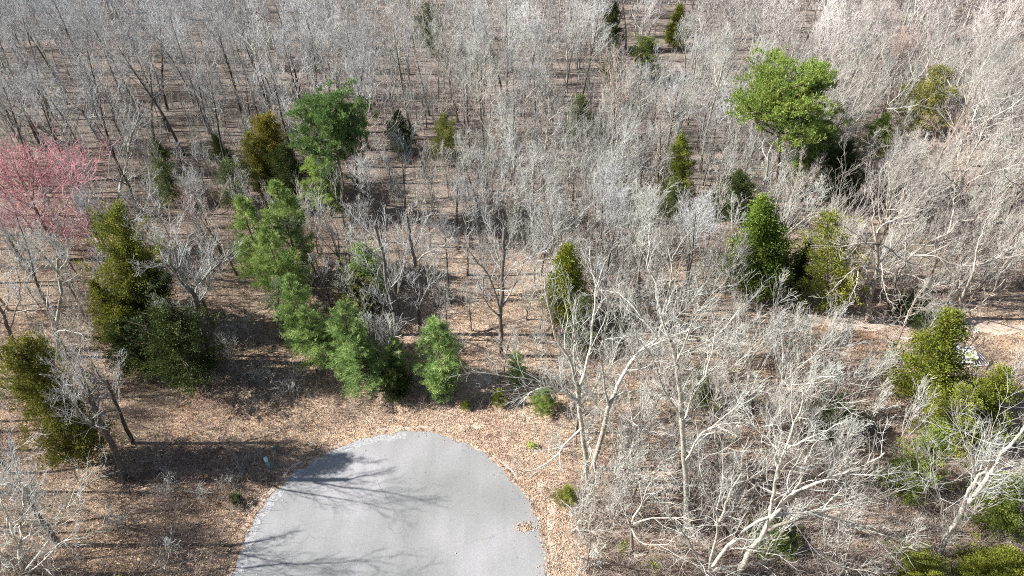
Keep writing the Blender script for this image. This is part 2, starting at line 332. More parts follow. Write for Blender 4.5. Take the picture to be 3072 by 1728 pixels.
#           level:   1     2     3     4
WOB = {0: .06, 1: .16, 2: .20, 3: .22, 4: .2}
UP = {0: .03, 1: .10, 2: .13, 3: .11, 4: .08}
LT = {0: .10, 1: .78, 2: .66, 3: .42, 4: .24}     # dark bole: rough bark plus painted-in shade; limbs smooth and pale, outer twigs browner
STEPS = {0: 9, 1: 7, 2: 5, 3: 3, 4: 2}
class Spec:
    def __init__(s, **k):
        s.nc = {1: 7, 2: 6, 3: 4}; s.ratio = {1: .52, 2: .5, 3: .5}; s.ang = {1: .75, 2: .7, 3: .6}; s.rmin = .0085; s.wob = 1.0; s.up = 1.0
        s.t0 = {1: .25, 2: .2, 3: .15}; s.maxlev = 4
        s.__dict__.update(k)
def grow(rng, T, C, p, d, L, r, lev, sp, path=None):
    """one branch and its descendants: T takes trunk and limbs, C twigs"""
    if path is None:
        n = STEPS[lev]; seg = L / n; pts = [p]; dx, dy, dz = d; wb = WOB[lev] * sp.wob; up = UP[lev] * sp.up
        for i in range(n):
            dx, dy, dz = norm(dx + rng.gauss(0, wb), dy + rng.gauss(0, wb), dz + rng.gauss(0, wb) + up)
            q = pts[-1]; pts.append((q[0] + dx * seg, q[1] + dy * seg, q[2] + dz * seg))
    else: pts = path; n = len(pts) - 1
    rt = max(sp.rmin * .8, r * (.22 if lev < 3 else .3)); rads = [r + (rt - r) * (i / n) ** .8 for i in range(n + 1)]
    k = {0: 9, 1: 6, 2: 4}.get(lev, 3)
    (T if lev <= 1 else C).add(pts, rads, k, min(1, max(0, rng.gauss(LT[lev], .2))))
    if lev == 0 or lev >= sp.maxlev: return pts, rads
    m = sp.nc[lev]; m = int(m) + (rng.random() < m - int(m))
    if lev > 1: m = max(1, int(m * rng.uniform(.7, 1.3)))
    az = rng.uniform(0, 6.28)
    for c in range(m):
        t = sp.t0[lev] + (1 - sp.t0[lev]) * (c + rng.uniform(.2, .9)) / m; t = min(t, .98)
        f = t * n; i = min(n - 1, int(f)); f -= i; a, b = pts[i], pts[i + 1]
        q = (a[0] + (b[0] - a[0]) * f, a[1] + (b[1] - a[1]) * f, a[2] + (b[2] - a[2]) * f); dd = norm(b[0] - a[0], b[1] - a[1], b[2] - a[2])
        az += 2.4 + rng.uniform(-.5, .5)
        nd = tilt(dd, sp.ang[lev] * rng.uniform(.6, 1.3), az)
        rr = max(sp.rmin * (1.25 if lev == 2 else 1.0), (rads[i] + (rads[i + 1] - rads[i]) * f) * {1: .40, 2: .5}.get(lev, .6))
        Lc = L * sp.ratio[lev] * rng.uniform(.65, 1.25) * (1.15 - .5 * t); rr = max(sp.rmin, min(rr, .010 * Lc + .003))
        grow(rng, T, C, q, nd, Lc, rr, lev + 1, sp)
    return pts, rads
def wood_tree(seed, H, clear, nl, la, ll, sp, r0, lead=True):
    """trunk with nl limbs from height clear*H; la limb angle, ll limb length / H"""
    rng = random.Random(seed); T = Tubes(); C = Tubes()
    top = H * (.9 if lead else clear + .08)
    lean = (rng.gauss(0, .04), rng.gauss(0, .04))
    n = STEPS[0]; pts = [(0, 0, -.35)]; dx, dy = lean
    for i in range(n):
        dx += rng.gauss(0, .035); dy += rng.gauss(0, .035); z = (top + .35) * (i + 1) / n - .35; q = pts[-1]; st = (top + .35) / n
        pts.append((q[0] + dx * st, q[1] + dy * st, z))
    r1 = .035 if lead else r0 * .72
    rads = [r0 * 1.35] + [r0 + (r1 - r0) * (i / n) ** .9 for i in range(1, n + 1)]
    T.add(pts, rads, 9, .08)  # dark bole tone, trunk shade painted in
    az = rng.uniform(0, 6.28)
    for c in range(nl):
        t = clear + (.97 * top / H - clear) * (c + rng.random() * .7) / nl if lead else clear + .07 * (c / nl)
        f = (t * H + .35) / (top + .35) * n; i = min(n - 1, int(f)); f = min(f - i, 1); a, b = pts[i], pts[i + 1]
        q = tuple(a[j] + (b[j] - a[j]) * f for j in range(3)); az += 2.4 + rng.uniform(-.6, .6)
        ang = la * rng.uniform(.75, 1.25) * (1.1 - .35 * (c / nl)); nd = tilt((0, 0, 1), ang, az)
        rel = (c + .5) / nl
        L = H * ll * (1.05 - .55 * rel if lead else rng.uniform(.8, 1.1)) * rng.uniform(.8, 1.15)
        rr = min(.13, (rads[i] + (rads[i + 1] - rads[i]) * f) * (.55 if lead else .6)); rr = max(rr, .03)
        grow(rng, T, C, q, nd, L, rr, 1, sp)
    if lead: grow(rng, T, C, pts[-1], norm(dx, dy, 1), H * .12, .035, 1, sp)
    return T.mesh('bare_trunk', M_TRUNK), C.mesh('bare_crown', M_TWIG)

VAR = {'tall': [], 'vase': [], 'spread': [], 'sap': []}
for i in range(5):
    VAR['tall'].append(wood_tree(100 + i, 17, .48 + .05 * (i % 3), 13, .6, .31, Spec(nc={1: 8, 2: 6, 3: 4}, ang={1: .6, 2: .6, 3: .55}, up=1.4), .21))
for i in range(6):
    VAR['vase'].append(wood_tree(200 + i, 12.5, .14 + .04 * (i % 3), 6 if i % 2 else 9, .40 if i % 2 else .5, .72 if i % 2 else .5, Spec(nc={1: 9, 2: 5, 3: 3.5}, ratio={1: .40, 2: .48, 3: .5}, ang={1: .55, 2: .55, 3: .5}, wob=.8, up=1.1), .14, lead=not i % 2))
for i in range(5):
    VAR['spread'].append(wood_tree(300 + i, 13.5, .26 + .06 * (i % 3), 8 if i % 2 else 5, .85, .55 if i % 2 else .68, Spec(nc={1: 8, 2: 6, 3: 4}, ang={1: .6, 2: .6, 3: .55}, wob=1.0, up=1.0), .2, lead=bool(i % 2)))
for i in range(5):
    VAR['sap'].append(wood_tree(400 + i, 6.5, .22, 9, .5, .36, Spec(nc={1: 7, 2: 4}, maxlev=3, wob=.8, up=1.2, rmin=.012), .055))

TINTS = {'grey': [(.62, .63, .65), (1.04, 1.10, 1.16)], 'dark': [(.48, .47, .47), (.80, .82, .86)], 'pale': [(1.04, 1.08, 1.05), (.98, 1.03, 1.01)],
         'warm': [(1.06, 1.01, .97), (.99, .94, .90)], 'pink': [(1.0, .9, .86), (1.1, .85, .80)], 'red': [(.70, .64, .64), (1.36, .68, .78)]}
def color(o, tint, which, rng):
    c = TINTS[tint][which]; k = rng.uniform(.86, 1.12); o.color = (c[0] * k, c[1] * k, c[2] * k, 1)
BARE_SHRUBS=[
('pale leafless shrub just behind the tiny cedar bush left of the road', -24.17, 31.43, 0.9),
('second pale shrub, right of the one behind the tiny cedar bush', -23.15, 31.89, 0.7),
('grey leafless shrub left of the tiny cedar bush', -25.68, 30.0, 0.95),
('bushy leafless shrub in deep shade below the pine row', -21.12, 41.17, 1.5),
('smaller shrub in shade, left of the bushy one below the pine row', -23.78, 42.15, 1.3),
('upright pale shrub in the dark shade right of the broken-topped tree', -27.84, 48.19, 1.5),
('low shrub between the broken-topped tree and the upright pale shrub', -28.45, 46.53, 1.0),
('white-stemmed shrub left of the solitary straight tree', -5.77, 46.26, 1.5),
('low white shrub above the fresh green pine', -8.31, 47.63, 1.3),
('thin leafless shrub on the litter between the left trunks', -28.99, 30.37, 1.1),
('leafless shrub near the dark leaning trunk at bottom left', -31.98, 27.5, 1.3),
('leafless shrub by the bottom edge, left of the road', -26.86, 24.99, 1.3),
('low leafless shrub above the road head, right of the seedling cedar', -2.43, 41.9, 1.2),
('leafless shrub at the right verge below the near grey tree', 4.9, 27.16, 1.4),
('leafless shrub at the right verge by the bottom edge', 5.94, 24.19, 1.5),
('tall leafless shrub under the low dead limb', 3.97, 34.7, 1.2),
]
HERO=[
('bare_tree', 'large white-barked leaning tree forking twice in the bottom right corner', 33.29, 24.48, 0.27, [(0, 0, -0.3), (-0.05, 0.0, 0.11), (-0.67, 0.0, 2.51), (-1.03, 0.0, 4.37), (-1.52, 0.0, 7.64)], [(0.15, [(-1.52, 0.0, 7.64), (-3.11, -0.62, 11.86), (-3.99, -1.25, 15.06), (-5.68, -1.88, 18.69), (-7.66, -2.5, 22.07)]), (0.2, [(-1.52, 0.0, 7.64), (-1.26, 0.38, 10.85), (-1.24, 0.75, 13.77), (-0.83, 1.12, 16.01), (-0.62, 1.5, 17.98)]), (0.11, [(-1.59, 0.0, 9.61), (-0.02, 0.88, 9.16), (2.1, 1.75, 8.04), (4.73, 2.62, 6.76), (6.82, 3.5, 6.42)]), (0.06, [(-1.03, 0.0, 4.37), (-3.77, -0.88, 8.87), (-6.47, -1.75, 13.44), (-8.74, -2.62, 16.54), (-11.03, -3.5, 19.69)]), (0.09, [(-1.77, 0.0, 12.44), (-0.05, 0.67, 12.34), (1.78, 1.33, 12.25), (3.1, 2.0, 12.51)]), (0.08, [(-2.42, 0.0, 11.8), (-6.03, -1.5, 17.45), (-9.13, -3.0, 21.81)])], 'pale', 1.25, 0),
('bare_tree', 'thick forked tree with a dark lower trunk and long white limbs at the bottom edge', 17.37, 23.29, 0.27, [(0, 0, -0.3), (-0.11, 0.0, 0.21), (-0.07, 0.0, 2.64), (0.02, 0.0, 4.72), (0.25, 0.0, 6.5)], [(0.17, [(0.25, 0.0, 6.5), (1.22, 0.43, 6.82), (2.75, 0.86, 7.14), (4.16, 1.29, 7.29), (5.77, 1.71, 7.44), (7.95, 2.14, 7.05), (9.91, 2.57, 7.4), (11.0, 3.0, 8.48)]), (0.18, [(0.25, 0.0, 6.5), (0.02, -0.29, 9.27), (0.13, -0.57, 11.85), (0.26, -0.86, 13.79), (1.14, -1.14, 15.19), (1.88, -1.43, 16.53), (2.78, -1.71, 18.11), (3.11, -2.0, 19.74)]), (0.13, [(0.23, 0.0, 8.56), (-0.74, -0.58, 12.52), (-1.48, -1.17, 15.38), (-2.19, -1.75, 18.3), (-2.72, -2.33, 21.24), (-3.29, -2.92, 24.8), (-3.96, -3.5, 27.37)]), (0.08, [(-1.04, 0.0, 15.56), (-2.74, -1.5, 19.51), (-4.5, -3.0, 22.8), (-6.05, -4.5, 25.91)]), (0.09, [(0.69, 0.0, 11.67), (0.48, -0.5, 14.27), (-0.18, -1.0, 16.56), (-0.59, -1.5, 18.98), (-0.78, -2.0, 21.0)]), (0.09, [(-1.02, 0.0, 16.99), (-0.02, 0.33, 17.46), (1.33, 0.67, 18.07), (2.51, 1.0, 18.66)]), (0.08, [(3.03, 0.0, 9.63), (5.54, 1.0, 7.07), (8.59, 2.0, 4.23), (11.84, 3.0, 1.07), (14.65, 4.0, -1.32)])], 'pale', 0.95, 0),
('bare_tree', 'white multi-stemmed tree with a low limb reaching right along the bottom edge', 14.72, 22.49, 0.24, [(0, 0, -0.3), (-0.15, 0.0, 0.62), (-0.22, 0.0, 1.97)], [(0.13, [(-0.22, 0.0, 1.97), (0.63, 0.5, 1.75), (2.53, 1.0, 1.33), (4.68, 1.5, 0.92), (6.35, 2.0, 0.53), (8.12, 2.5, -0.07), (9.72, 3.0, 0.02)]), (0.15, [(-0.22, 0.0, 1.97), (0.26, 0.14, 5.45), (1.05, 0.29, 7.87), (2.37, 0.43, 9.59), (3.43, 0.57, 9.77), (5.35, 0.71, 9.42), (7.3, 0.86, 8.8), (9.52, 1.0, 7.24)]), (0.12, [(-0.22, 0.0, 1.97), (-1.0, -0.6, 7.17), (-1.8, -1.2, 11.77), (-2.99, -1.8, 15.42), (-4.36, -2.4, 18.73), (-5.23, -3.0, 21.98)]), (0.1, [(-1.16, 0.0, 9.51), (-1.04, -0.2, 11.6), (-1.31, -0.4, 14.21), (-1.18, -0.6, 16.62), (-1.76, -0.8, 18.6), (-1.92, -1.0, 20.95)]), (0.1, [(-0.31, 0.0, 1.97), (-2.26, -1.0, 7.22), (-3.7, -2.0, 11.27), (-5.36, -3.0, 15.33), (-6.9, -4.0, 18.49)])], 'pale', 0.95, 0),
('bare_tree', 'sprawling white tree with drooping side limbs above the tan clearing', 37.47, 50.36, 0.26, [(0, 0, -0.3), (-0.08, 0.0, 0.54), (-0.64, 0.0, 2.88), (-1.17, 0.0, 5.12), (-1.55, 0.0, 7.44), (-2.78, 0.0, 10.64)], [(0.12, [(-2.78, 0.0, 10.64), (-3.52, 0.67, 12.35), (-3.73, 1.33, 14.02), (-4.5, 2.0, 15.49)]), (0.1, [(-2.96, 0.0, 10.8), (-4.98, -1.0, 11.54), (-7.45, -2.0, 11.97), (-10.74, -3.0, 12.95)]), (0.1, [(-2.53, 0.0, 10.64), (-0.73, 0.75, 9.36), (1.66, 1.5, 7.35), (4.2, 2.25, 5.81), (5.67, 3.0, 4.04)]), (0.1, [(-1.84, 0.0, 7.7), (-4.2, -1.0, 8.58), (-5.57, -2.0, 8.53), (-6.78, -3.0, 8.08), (-7.98, -4.0, 7.65)]), (0.07, [(-3.5, 0.0, 7.61), (-3.93, -1.5, 6.87), (-4.95, -3.0, 5.99)]), (0.08, [(-1.66, 0.0, 8.64), (-1.55, -1.33, 7.59), (-1.44, -2.67, 6.55), (-1.23, -4.0, 6.61)]), (0.1, [(-3.25, 0.0, 11.93), (-2.32, 0.67, 12.82), (-0.47, 1.33, 12.63), (0.9, 2.0, 13.06)]), (0.07, [(-2.79, 0.0, 9.98), (-5.51, -0.5, 12.17), (-7.5, -1.0, 13.95)])], 'warm', 1.0, 0),
('bare_tree', 'white crooked tree with a long limb rising to the right edge', 42.44, 53.5, 0.25, [(0, 0, -0.3), (-0.57, 0.0, 0.62), (-1.61, 0.0, 2.58), (-1.85, 0.0, 4.66), (-1.54, 0.0, 6.66)], [(0.15, [(-1.54, 0.0, 6.66), (-0.15, 0.6, 7.57), (1.97, 1.2, 8.64), (2.86, 1.8, 9.71), (4.92, 2.4, 10.26), (7.36, 3.0, 11.15)]), (0.13, [(-1.54, 0.0, 6.66), (0.32, -0.4, 6.99), (2.92, -0.8, 6.18), (4.9, -1.2, 6.44), (6.03, -1.6, 7.84), (8.14, -2.0, 8.35)]), (0.08, [(-1.63, 0.0, 4.1), (-0.87, -1.33, 4.93), (-0.31, -2.67, 5.41), (0.95, -4.0, 6.01)]), (0.08, [(-1.8, 0.0, 5.94), (-2.52, 0.33, 8.13), (-2.81, 0.67, 9.91), (-4.26, 1.0, 11.95)]), (0.08, [(0.99, 0.0, 9.6), (2.03, 2.0, 10.89), (2.6, 4.0, 11.75)])], 'warm', 1.0, 0),
('bare_tree', 'white tree in the right wood with twin stems just above the cedar', 47.67, 51.07, 0.22, [(0, 0, -0.3), (-0.32, 0.0, 1.22), (-0.97, 0.0, 2.96), (-1.27, 0.0, 4.83), (-1.51, 0.0, 6.81)], [(0.12, [(-1.51, 0.0, 6.81), (-1.85, 0.67, 8.84), (-1.84, 1.33, 10.63), (-1.43, 2.0, 12.38)]), (0.11, [(-1.49, 0.0, 7.34), (0.6, 1.0, 7.35), (2.46, 2.0, 7.9), (4.77, 3.0, 8.12)]), (0.08, [(-0.97, 0.0, 2.96), (-3.23, -1.0, 5.75), (-4.38, -2.0, 8.41), (-6.27, -3.0, 11.26)]), (0.09, [(-0.0, 0.0, 0.82), (1.22, 0.25, 1.16), (2.09, 0.5, 2.86), (2.75, 0.75, 4.32), (3.17, 1.0, 6.46)])], 'warm', 1.0, 0),
('bare_tree', 'broad white tree filling the upper right edge with a limb bent sideways', 55.28, 67.7, 0.27, [(0, 0, -0.3), (-0.27, 0.0, 1.23), (-1.08, 0.0, 3.23), (-1.86, 0.0, 5.16), (-2.46, 0.0, 6.85)], [(0.13, [(-2.46, 0.0, 6.85), (-3.42, 0.75, 9.09), (-3.34, 1.5, 10.74), (-4.84, 2.25, 12.54), (-6.02, 3.0, 13.97)]), (0.14, [(-1.72, 0.0, 5.54), (-2.6, 0.0, 9.21), (-2.45, 0.0, 11.81), (-2.88, 0.0, 14.3), (-3.51, 0.0, 16.52)]), (0.14, [(-1.45, 0.0, 4.59), (-1.14, -0.5, 6.81), (-0.23, -1.0, 7.97), (1.02, -1.5, 8.92), (2.84, -2.0, 10.12)]), (0.11, [(-1.86, 0.0, 5.16), (-5.69, -0.25, 7.93), (-8.09, -0.5, 8.63), (-11.58, -0.75, 11.07), (-13.87, -1.0, 11.73)]), (0.1, [(-0.12, 0.0, 6.85), (0.37, 0.67, 9.14), (2.62, 1.33, 9.97), (4.76, 2.0, 10.1)])], 'warm', 1.1, 0),
('bare_tree', 'tall twisted white tree behind the round yellow green pine on the right', 63.17, 80.25, 0.24, [(0, 0, -0.3), (-1.49, 0.0, 2.94), (-3.13, 0.0, 6.15), (-4.69, 0.0, 9.21)], [(0.1, [(-4.69, 0.0, 9.21), (-6.05, 0.67, 11.8), (-8.32, 1.33, 14.99), (-10.22, 2.0, 17.07)]), (0.11, [(-4.69, 0.0, 9.21), (-5.18, 0.0, 12.84), (-5.0, 0.0, 15.6), (-5.46, 0.0, 18.56)]), (0.1, [(-4.18, 0.0, 8.27), (-3.16, -0.67, 10.3), (-1.41, -1.33, 10.83), (0.18, -2.0, 12.07)]), (0.08, [(-4.69, 0.0, 9.21), (-7.77, -0.67, 10.85), (-10.9, -1.33, 12.79), (-13.33, -2.0, 15.18)])], 'warm', 1.1, 0),
('bare_tree', 'solitary straight tree with dark trunk standing on open leaf litter, centre of the wood', -1.04, 45.84, 0.24, [(0, 0, -0.3), (0.0, 0.0, 0.0), (-0.03, 0.0, 3.31), (-0.06, 0.0, 6.24), (0.12, 0.0, 8.66), (0.19, 0.0, 11.28), (0.32, 0.0, 13.61), (0.42, 0.0, 16.53)], [(0.12, [(0.14, 0.0, 6.95), (0.82, 0.6, 8.1), (1.56, 1.2, 9.39), (2.11, 1.8, 10.83), (3.39, 2.4, 11.44), (5.06, 3.0, 12.99)]), (0.12, [(-0.12, 0.0, 6.42), (-0.6, -0.75, 10.03), (-1.23, -1.5, 12.61), (-2.15, -2.25, 14.91), (-2.76, -3.0, 17.64)]), (0.08, [(0.13, 0.0, 9.66), (1.07, -1.33, 13.08), (2.28, -2.67, 15.12), (3.5, -4.0, 17.1)]), (0.09, [(0.19, 0.0, 10.96), (-0.36, 1.33, 12.34), (-0.72, 2.67, 13.71), (-1.46, 4.0, 14.49)]), (0.09, [(0.31, 0.0, 13.3), (0.95, 1.0, 14.58), (1.53, 2.0, 15.71)]), (0.08, [(-0.19, 0.0, 5.71), (-1.37, -0.67, 8.45), (-1.87, -1.33, 10.89), (-2.21, -2.0, 13.66)])], 'grey', 1.05, 0),
('bare_tree', 'grey tree with pale forked top, first to the left of the solitary straight tree', -9.5, 48.86, 0.22, [(0, 0, -0.3), (-0.0, 0.0, 0.1), (0.15, 0.0, 3.97), (0.32, 0.0, 7.91), (0.3, 0.0, 10.26), (0.18, 0.0, 12.81), (0.19, 0.0, 15.23)], [(0.1, [(0.23, 0.0, 4.16), (0.9, 1.0, 5.22), (1.93, 2.0, 5.93), (3.34, 3.0, 6.11)]), (0.1, [(0.45, 0.0, 9.93), (1.79, -1.0, 12.07), (3.54, -2.0, 13.67), (4.55, -3.0, 15.79)]), (0.08, [(0.33, 0.0, 9.27), (-0.42, 1.0, 10.4), (-1.31, 2.0, 11.37), (-1.92, 3.0, 12.65)]), (0.08, [(0.27, 0.0, 11.23), (1.35, -1.5, 14.61), (2.13, -3.0, 17.9)]), (0.07, [(0.28, 0.0, 3.22), (0.38, -2.0, 7.69), (0.25, -4.0, 11.52)])], 'grey', 1.05, 0),
('bare_tree', 'pale tree with a horizontal broken side limb, left of the forked grey tree', -12.26, 48.75, 0.22, [(0, 0, -0.3), (0.1, 0.0, 0.22), (0.37, 0.0, 3.71), (0.13, 0.0, 6.62), (0.22, 0.0, 9.87), (0.11, 0.0, 12.12), (-0.11, 0.0, 14.27)], [(0.1, [(0.11, 0.0, 12.12), (-0.75, 0.67, 12.99), (-1.92, 1.33, 14.01), (-2.89, 2.0, 14.71)]), (0.1, [(0.26, 0.0, 3.33), (-0.2, -1.5, 6.45), (-0.84, -3.0, 8.83)]), (0.1, [(0.24, 0.0, 6.44), (1.23, 1.0, 7.11), (1.8, 2.0, 8.65), (2.07, 3.0, 9.83)]), (0.08, [(0.18, 0.0, 10.03), (-0.48, -1.5, 12.58), (-1.32, -3.0, 15.45)]), (0.08, [(0.19, 0.0, 11.96), (0.45, 1.5, 12.8), (0.28, 3.0, 13.98)]), (0.09, [(0.07, 0.0, 7.15), (-0.99, -1.5, 10.68), (-1.83, -3.0, 13.68)])], 'grey', 1.1, 0),
('bare_tree', 'broken-topped white tree with jagged limbs over the dark shade, left of the pines', -30.23, 44.78, 0.33, [(0, 0, -0.3), (-0.01, 0.0, 0.0), (0.77, 0.0, 4.06), (1.25, 0.0, 7.81), (1.49, 0.0, 9.33), (0.97, 0.0, 10.31), (0.79, 0.0, 11.91), (0.29, 0.0, 12.84)], [(0.1, [(1.55, 0.0, 9.16), (2.54, -0.67, 11.57), (4.09, -1.33, 14.0), (5.37, -2.0, 16.02)]), (0.12, [(2.26, 0.0, 10.64), (3.42, 0.83, 11.48), (4.88, 1.67, 12.48), (5.68, 2.5, 12.86)]), (0.12, [(1.22, 0.0, 9.99), (1.39, -0.5, 12.82), (2.16, -1.0, 15.62), (2.44, -1.5, 18.1), (2.56, -2.0, 20.57)]), (0.1, [(1.09, 0.0, 7.29), (0.77, -1.0, 8.63), (0.21, -2.0, 9.78), (-0.23, -3.0, 11.09)]), (0.08, [(0.79, 0.0, 11.91), (1.06, -1.17, 14.15), (0.05, -2.33, 14.44), (0.02, -3.5, 15.18)]), (0.1, [(1.06, 0.0, 12.37), (1.34, 1.0, 13.95), (1.01, 2.0, 15.07), (1.93, 3.0, 16.47)]), (0.08, [(1.39, 0.0, 14.05), (0.99, -1.0, 16.04), (0.68, -2.0, 17.69), (0.92, -3.0, 20.05)]), (0.07, [(1.43, 0.0, 7.98), (1.69, 1.0, 8.71), (0.92, 2.0, 10.44)]), (0.07, [(3.91, 0.0, 12.22), (3.36, 1.5, 12.77), (4.02, 3.0, 13.83)])], 'grey', 1.1, 0),
('bare_tree', 'near grey tree with one low dead limb reaching over the road edge', 6.49, 31.31, 0.26, [(0, 0, -0.3), (-0.02, 0.0, 0.15), (-0.35, 0.0, 3.0), (-0.8, 0.0, 6.21), (-1.38, 0.0, 10.18), (-1.78, 0.0, 13.32)], [(0.11, [(-0.95, 0.0, 8.33), (-2.26, -0.75, 7.13), (-3.27, -1.5, 6.09), (-5.03, -2.25, 5.41), (-6.37, -3.0, 6.97)]), (0.14, [(-1.79, 0.0, 13.32), (-2.61, -0.25, 16.47), (-3.69, -0.5, 19.13), (-4.21, -0.75, 22.29), (-4.49, -1.0, 24.53)]), (0.14, [(-1.57, 0.0, 11.75), (-1.12, 0.5, 15.61), (-1.01, 1.0, 18.32), (-0.91, 1.5, 20.84), (-1.39, 2.0, 22.51)]), (0.1, [(-1.53, 0.0, 10.99), (-2.78, -0.75, 13.35), (-4.0, -1.5, 14.89), (-5.21, -2.25, 15.25), (-5.94, -3.0, 14.92)]), (0.1, [(-1.79, 0.0, 13.32), (-2.22, 0.0, 17.01), (-2.54, 0.0, 20.11), (-2.94, 0.0, 22.61)]), (0.08, [(-1.42, 0.0, 11.28), (-3.31, -0.5, 13.54), (-5.06, -1.0, 15.03), (-6.98, -1.5, 16.06), (-8.81, -2.0, 17.08)]), (0.06, [(-0.6, 0.0, 6.39), (-0.23, -2.0, 6.13), (-0.09, -4.0, 6.03)])], 'pale', 1.15, 0),
('bare_tree', 'leaning two-toned tree with a long limb arching up to the right', 7.16, 32.67, 0.25, [(0, 0, -0.3), (-0.11, 0.0, 0.04), (0.08, 0.0, 3.26), (0.32, 0.0, 6.62), (0.38, 0.0, 8.71), (0.75, 0.0, 10.69)], [(0.16, [(0.73, 0.0, 10.69), (1.29, 0.17, 13.1), (2.08, 0.33, 14.99), (3.25, 0.5, 16.2), (3.3, 0.67, 18.83), (3.43, 0.83, 21.64), (2.79, 1.0, 24.23)]), (0.12, [(0.34, 0.0, 9.01), (-0.34, -0.5, 12.54), (-1.04, -1.0, 16.61), (-0.89, -1.5, 20.26), (-1.5, -2.0, 23.55)]), (0.09, [(0.55, 0.0, 10.01), (2.01, -1.0, 12.0), (2.89, -2.0, 13.04), (4.09, -3.0, 13.41)]), (0.09, [(3.09, 0.0, 16.74), (1.47, 1.0, 18.5), (0.42, 2.0, 19.08), (-1.12, 3.0, 18.52)]), (0.1, [(3.07, 0.0, 18.73), (2.43, 0.67, 21.07), (1.79, 1.33, 22.6), (1.9, 2.0, 24.4)]), (0.08, [(1.98, 0.0, 15.36), (3.57, -0.67, 17.46), (4.55, -1.33, 18.96), (4.98, -2.0, 21.49)])], 'pale', 1.15, 0),
('bare_tree', 'tall straight white tree rising through the brush right of the road', 13.95, 26.65, 0.22, [(0, 0, -0.3), (0.0, 0.0, 0.0), (-1.48, 0.0, 8.55), (-2.7, 0.0, 14.37), (-3.73, 0.0, 19.32), (-4.75, 0.0, 22.91)], [(0.1, [(-2.7, 0.0, 14.37), (-2.39, 0.67, 16.9), (-1.69, 1.33, 19.25), (-1.56, 2.0, 21.8)]), (0.1, [(-2.85, 0.0, 15.25), (-4.78, -0.67, 19.38), (-6.11, -1.33, 23.05), (-7.38, -2.0, 25.4)]), (0.09, [(-4.17, 0.0, 20.81), (-4.27, -1.0, 24.32), (-4.66, -2.0, 27.77)]), (0.09, [(-4.52, 0.0, 22.23), (-5.41, 1.0, 23.85), (-5.56, 2.0, 25.12)]), (0.09, [(-1.89, 0.0, 10.6), (-1.67, -1.0, 15.35), (-0.73, -2.0, 19.19), (-0.74, -3.0, 23.0)])], 'pale', 1.2, 0),
('bare_tree', 'leaning dark-stemmed tree with grey twiggy head, bottom left by the road', -33.17, 31.62, 0.3, [(0, 0, -0.3), (0.05, 0.0, 0.06), (0.8, 0.0, 4.27), (1.17, 0.0, 7.55), (1.61, 0.0, 10.59), (2.02, 0.0, 12.94)], [(0.1, [(1.61, 0.0, 10.59), (1.91, -0.67, 12.86), (2.61, -1.33, 15.45), (2.83, -2.0, 17.62)]), (0.09, [(1.4, 0.0, 9.1), (1.64, 1.0, 10.75), (1.2, 2.0, 11.74)]), (0.09, [(1.17, 0.0, 7.55), (1.14, -1.0, 9.8), (2.3, -2.0, 13.21), (3.03, -3.0, 15.81)]), (0.08, [(2.02, 0.0, 12.94), (2.04, 0.5, 14.43), (1.93, 1.0, 15.58)])], 'dark', 2.0, 0),
('bare_tree', 'slim leaning dark tree just behind the leaning grey-headed one', -34.07, 35.36, 0.2, [(0, 0, -0.3), (0.01, 0.0, 0.08), (0.41, 0.0, 3.26), (0.93, 0.0, 6.58), (1.18, 0.0, 8.83)], [(0.07, [(0.93, 0.0, 6.58), (1.55, 1.0, 8.12), (1.81, 2.0, 9.3)]), (0.07, [(1.09, 0.0, 7.81), (1.81, -1.0, 10.85), (2.92, -2.0, 13.87)])], 'dark', 2.0, 0),
('bare_tree', 'low grey-white tree with crossing limbs in the bottom left corner', -37.78, 23.56, 0.2, [(0, 0, -0.3), (0.01, 0.0, 0.05), (1.11, 0.0, 2.69), (2.33, 0.0, 5.17)], [(0.1, [(2.33, 0.0, 5.17), (3.79, 0.25, 8.12), (4.78, 0.5, 10.33), (5.69, 0.75, 13.33), (6.39, 1.0, 15.36)]), (0.11, [(0.17, 0.0, 0.27), (4.3, -0.5, 5.17), (6.97, -1.0, 9.01), (9.65, -1.5, 12.51), (11.79, -2.0, 15.71)]), (0.1, [(1.43, 0.0, 3.54), (3.09, -0.5, 7.31), (4.57, -1.0, 10.43), (6.13, -1.5, 13.79), (7.51, -2.0, 16.87)]), (0.1, [(-0.1, 0.0, -0.18), (1.49, -1.0, 3.75), (3.26, -2.0, 7.65), (4.74, -3.0, 10.78)]), (0.09, [(2.42, 0.0, 5.17), (3.16, 0.67, 5.84), (3.95, 1.33, 7.99), (5.31, 2.0, 10.01)]), (0.08, [(-0.11, 0.0, -0.41), (3.5, -1.0, 3.75), (7.61, -2.0, 8.77), (10.41, -3.0, 11.47)])], 'pale', 1.7, 0),
('bare_tree', 'dark leaning trunk beside the low white tree at bottom left', -36.24, 25.81, 0.22, [(0, 0, -0.3), (0.13, 0.0, 0.27), (0.57, 0.0, 3.44), (0.71, 0.0, 5.42), (1.22, 0.0, 7.49), (1.77, 0.0, 9.95)], [(0.07, [(0.71, 0.0, 5.42), (0.7, 1.0, 6.88), (0.9, 2.0, 7.78)]), (0.07, [(1.22, 0.0, 7.49), (2.25, -1.0, 10.59), (3.8, -2.0, 14.14)]), (0.07, [(1.77, 0.0, 9.95), (1.99, 0.5, 11.48), (1.93, 1.0, 12.64)])], 'grey', 2.0, 0),
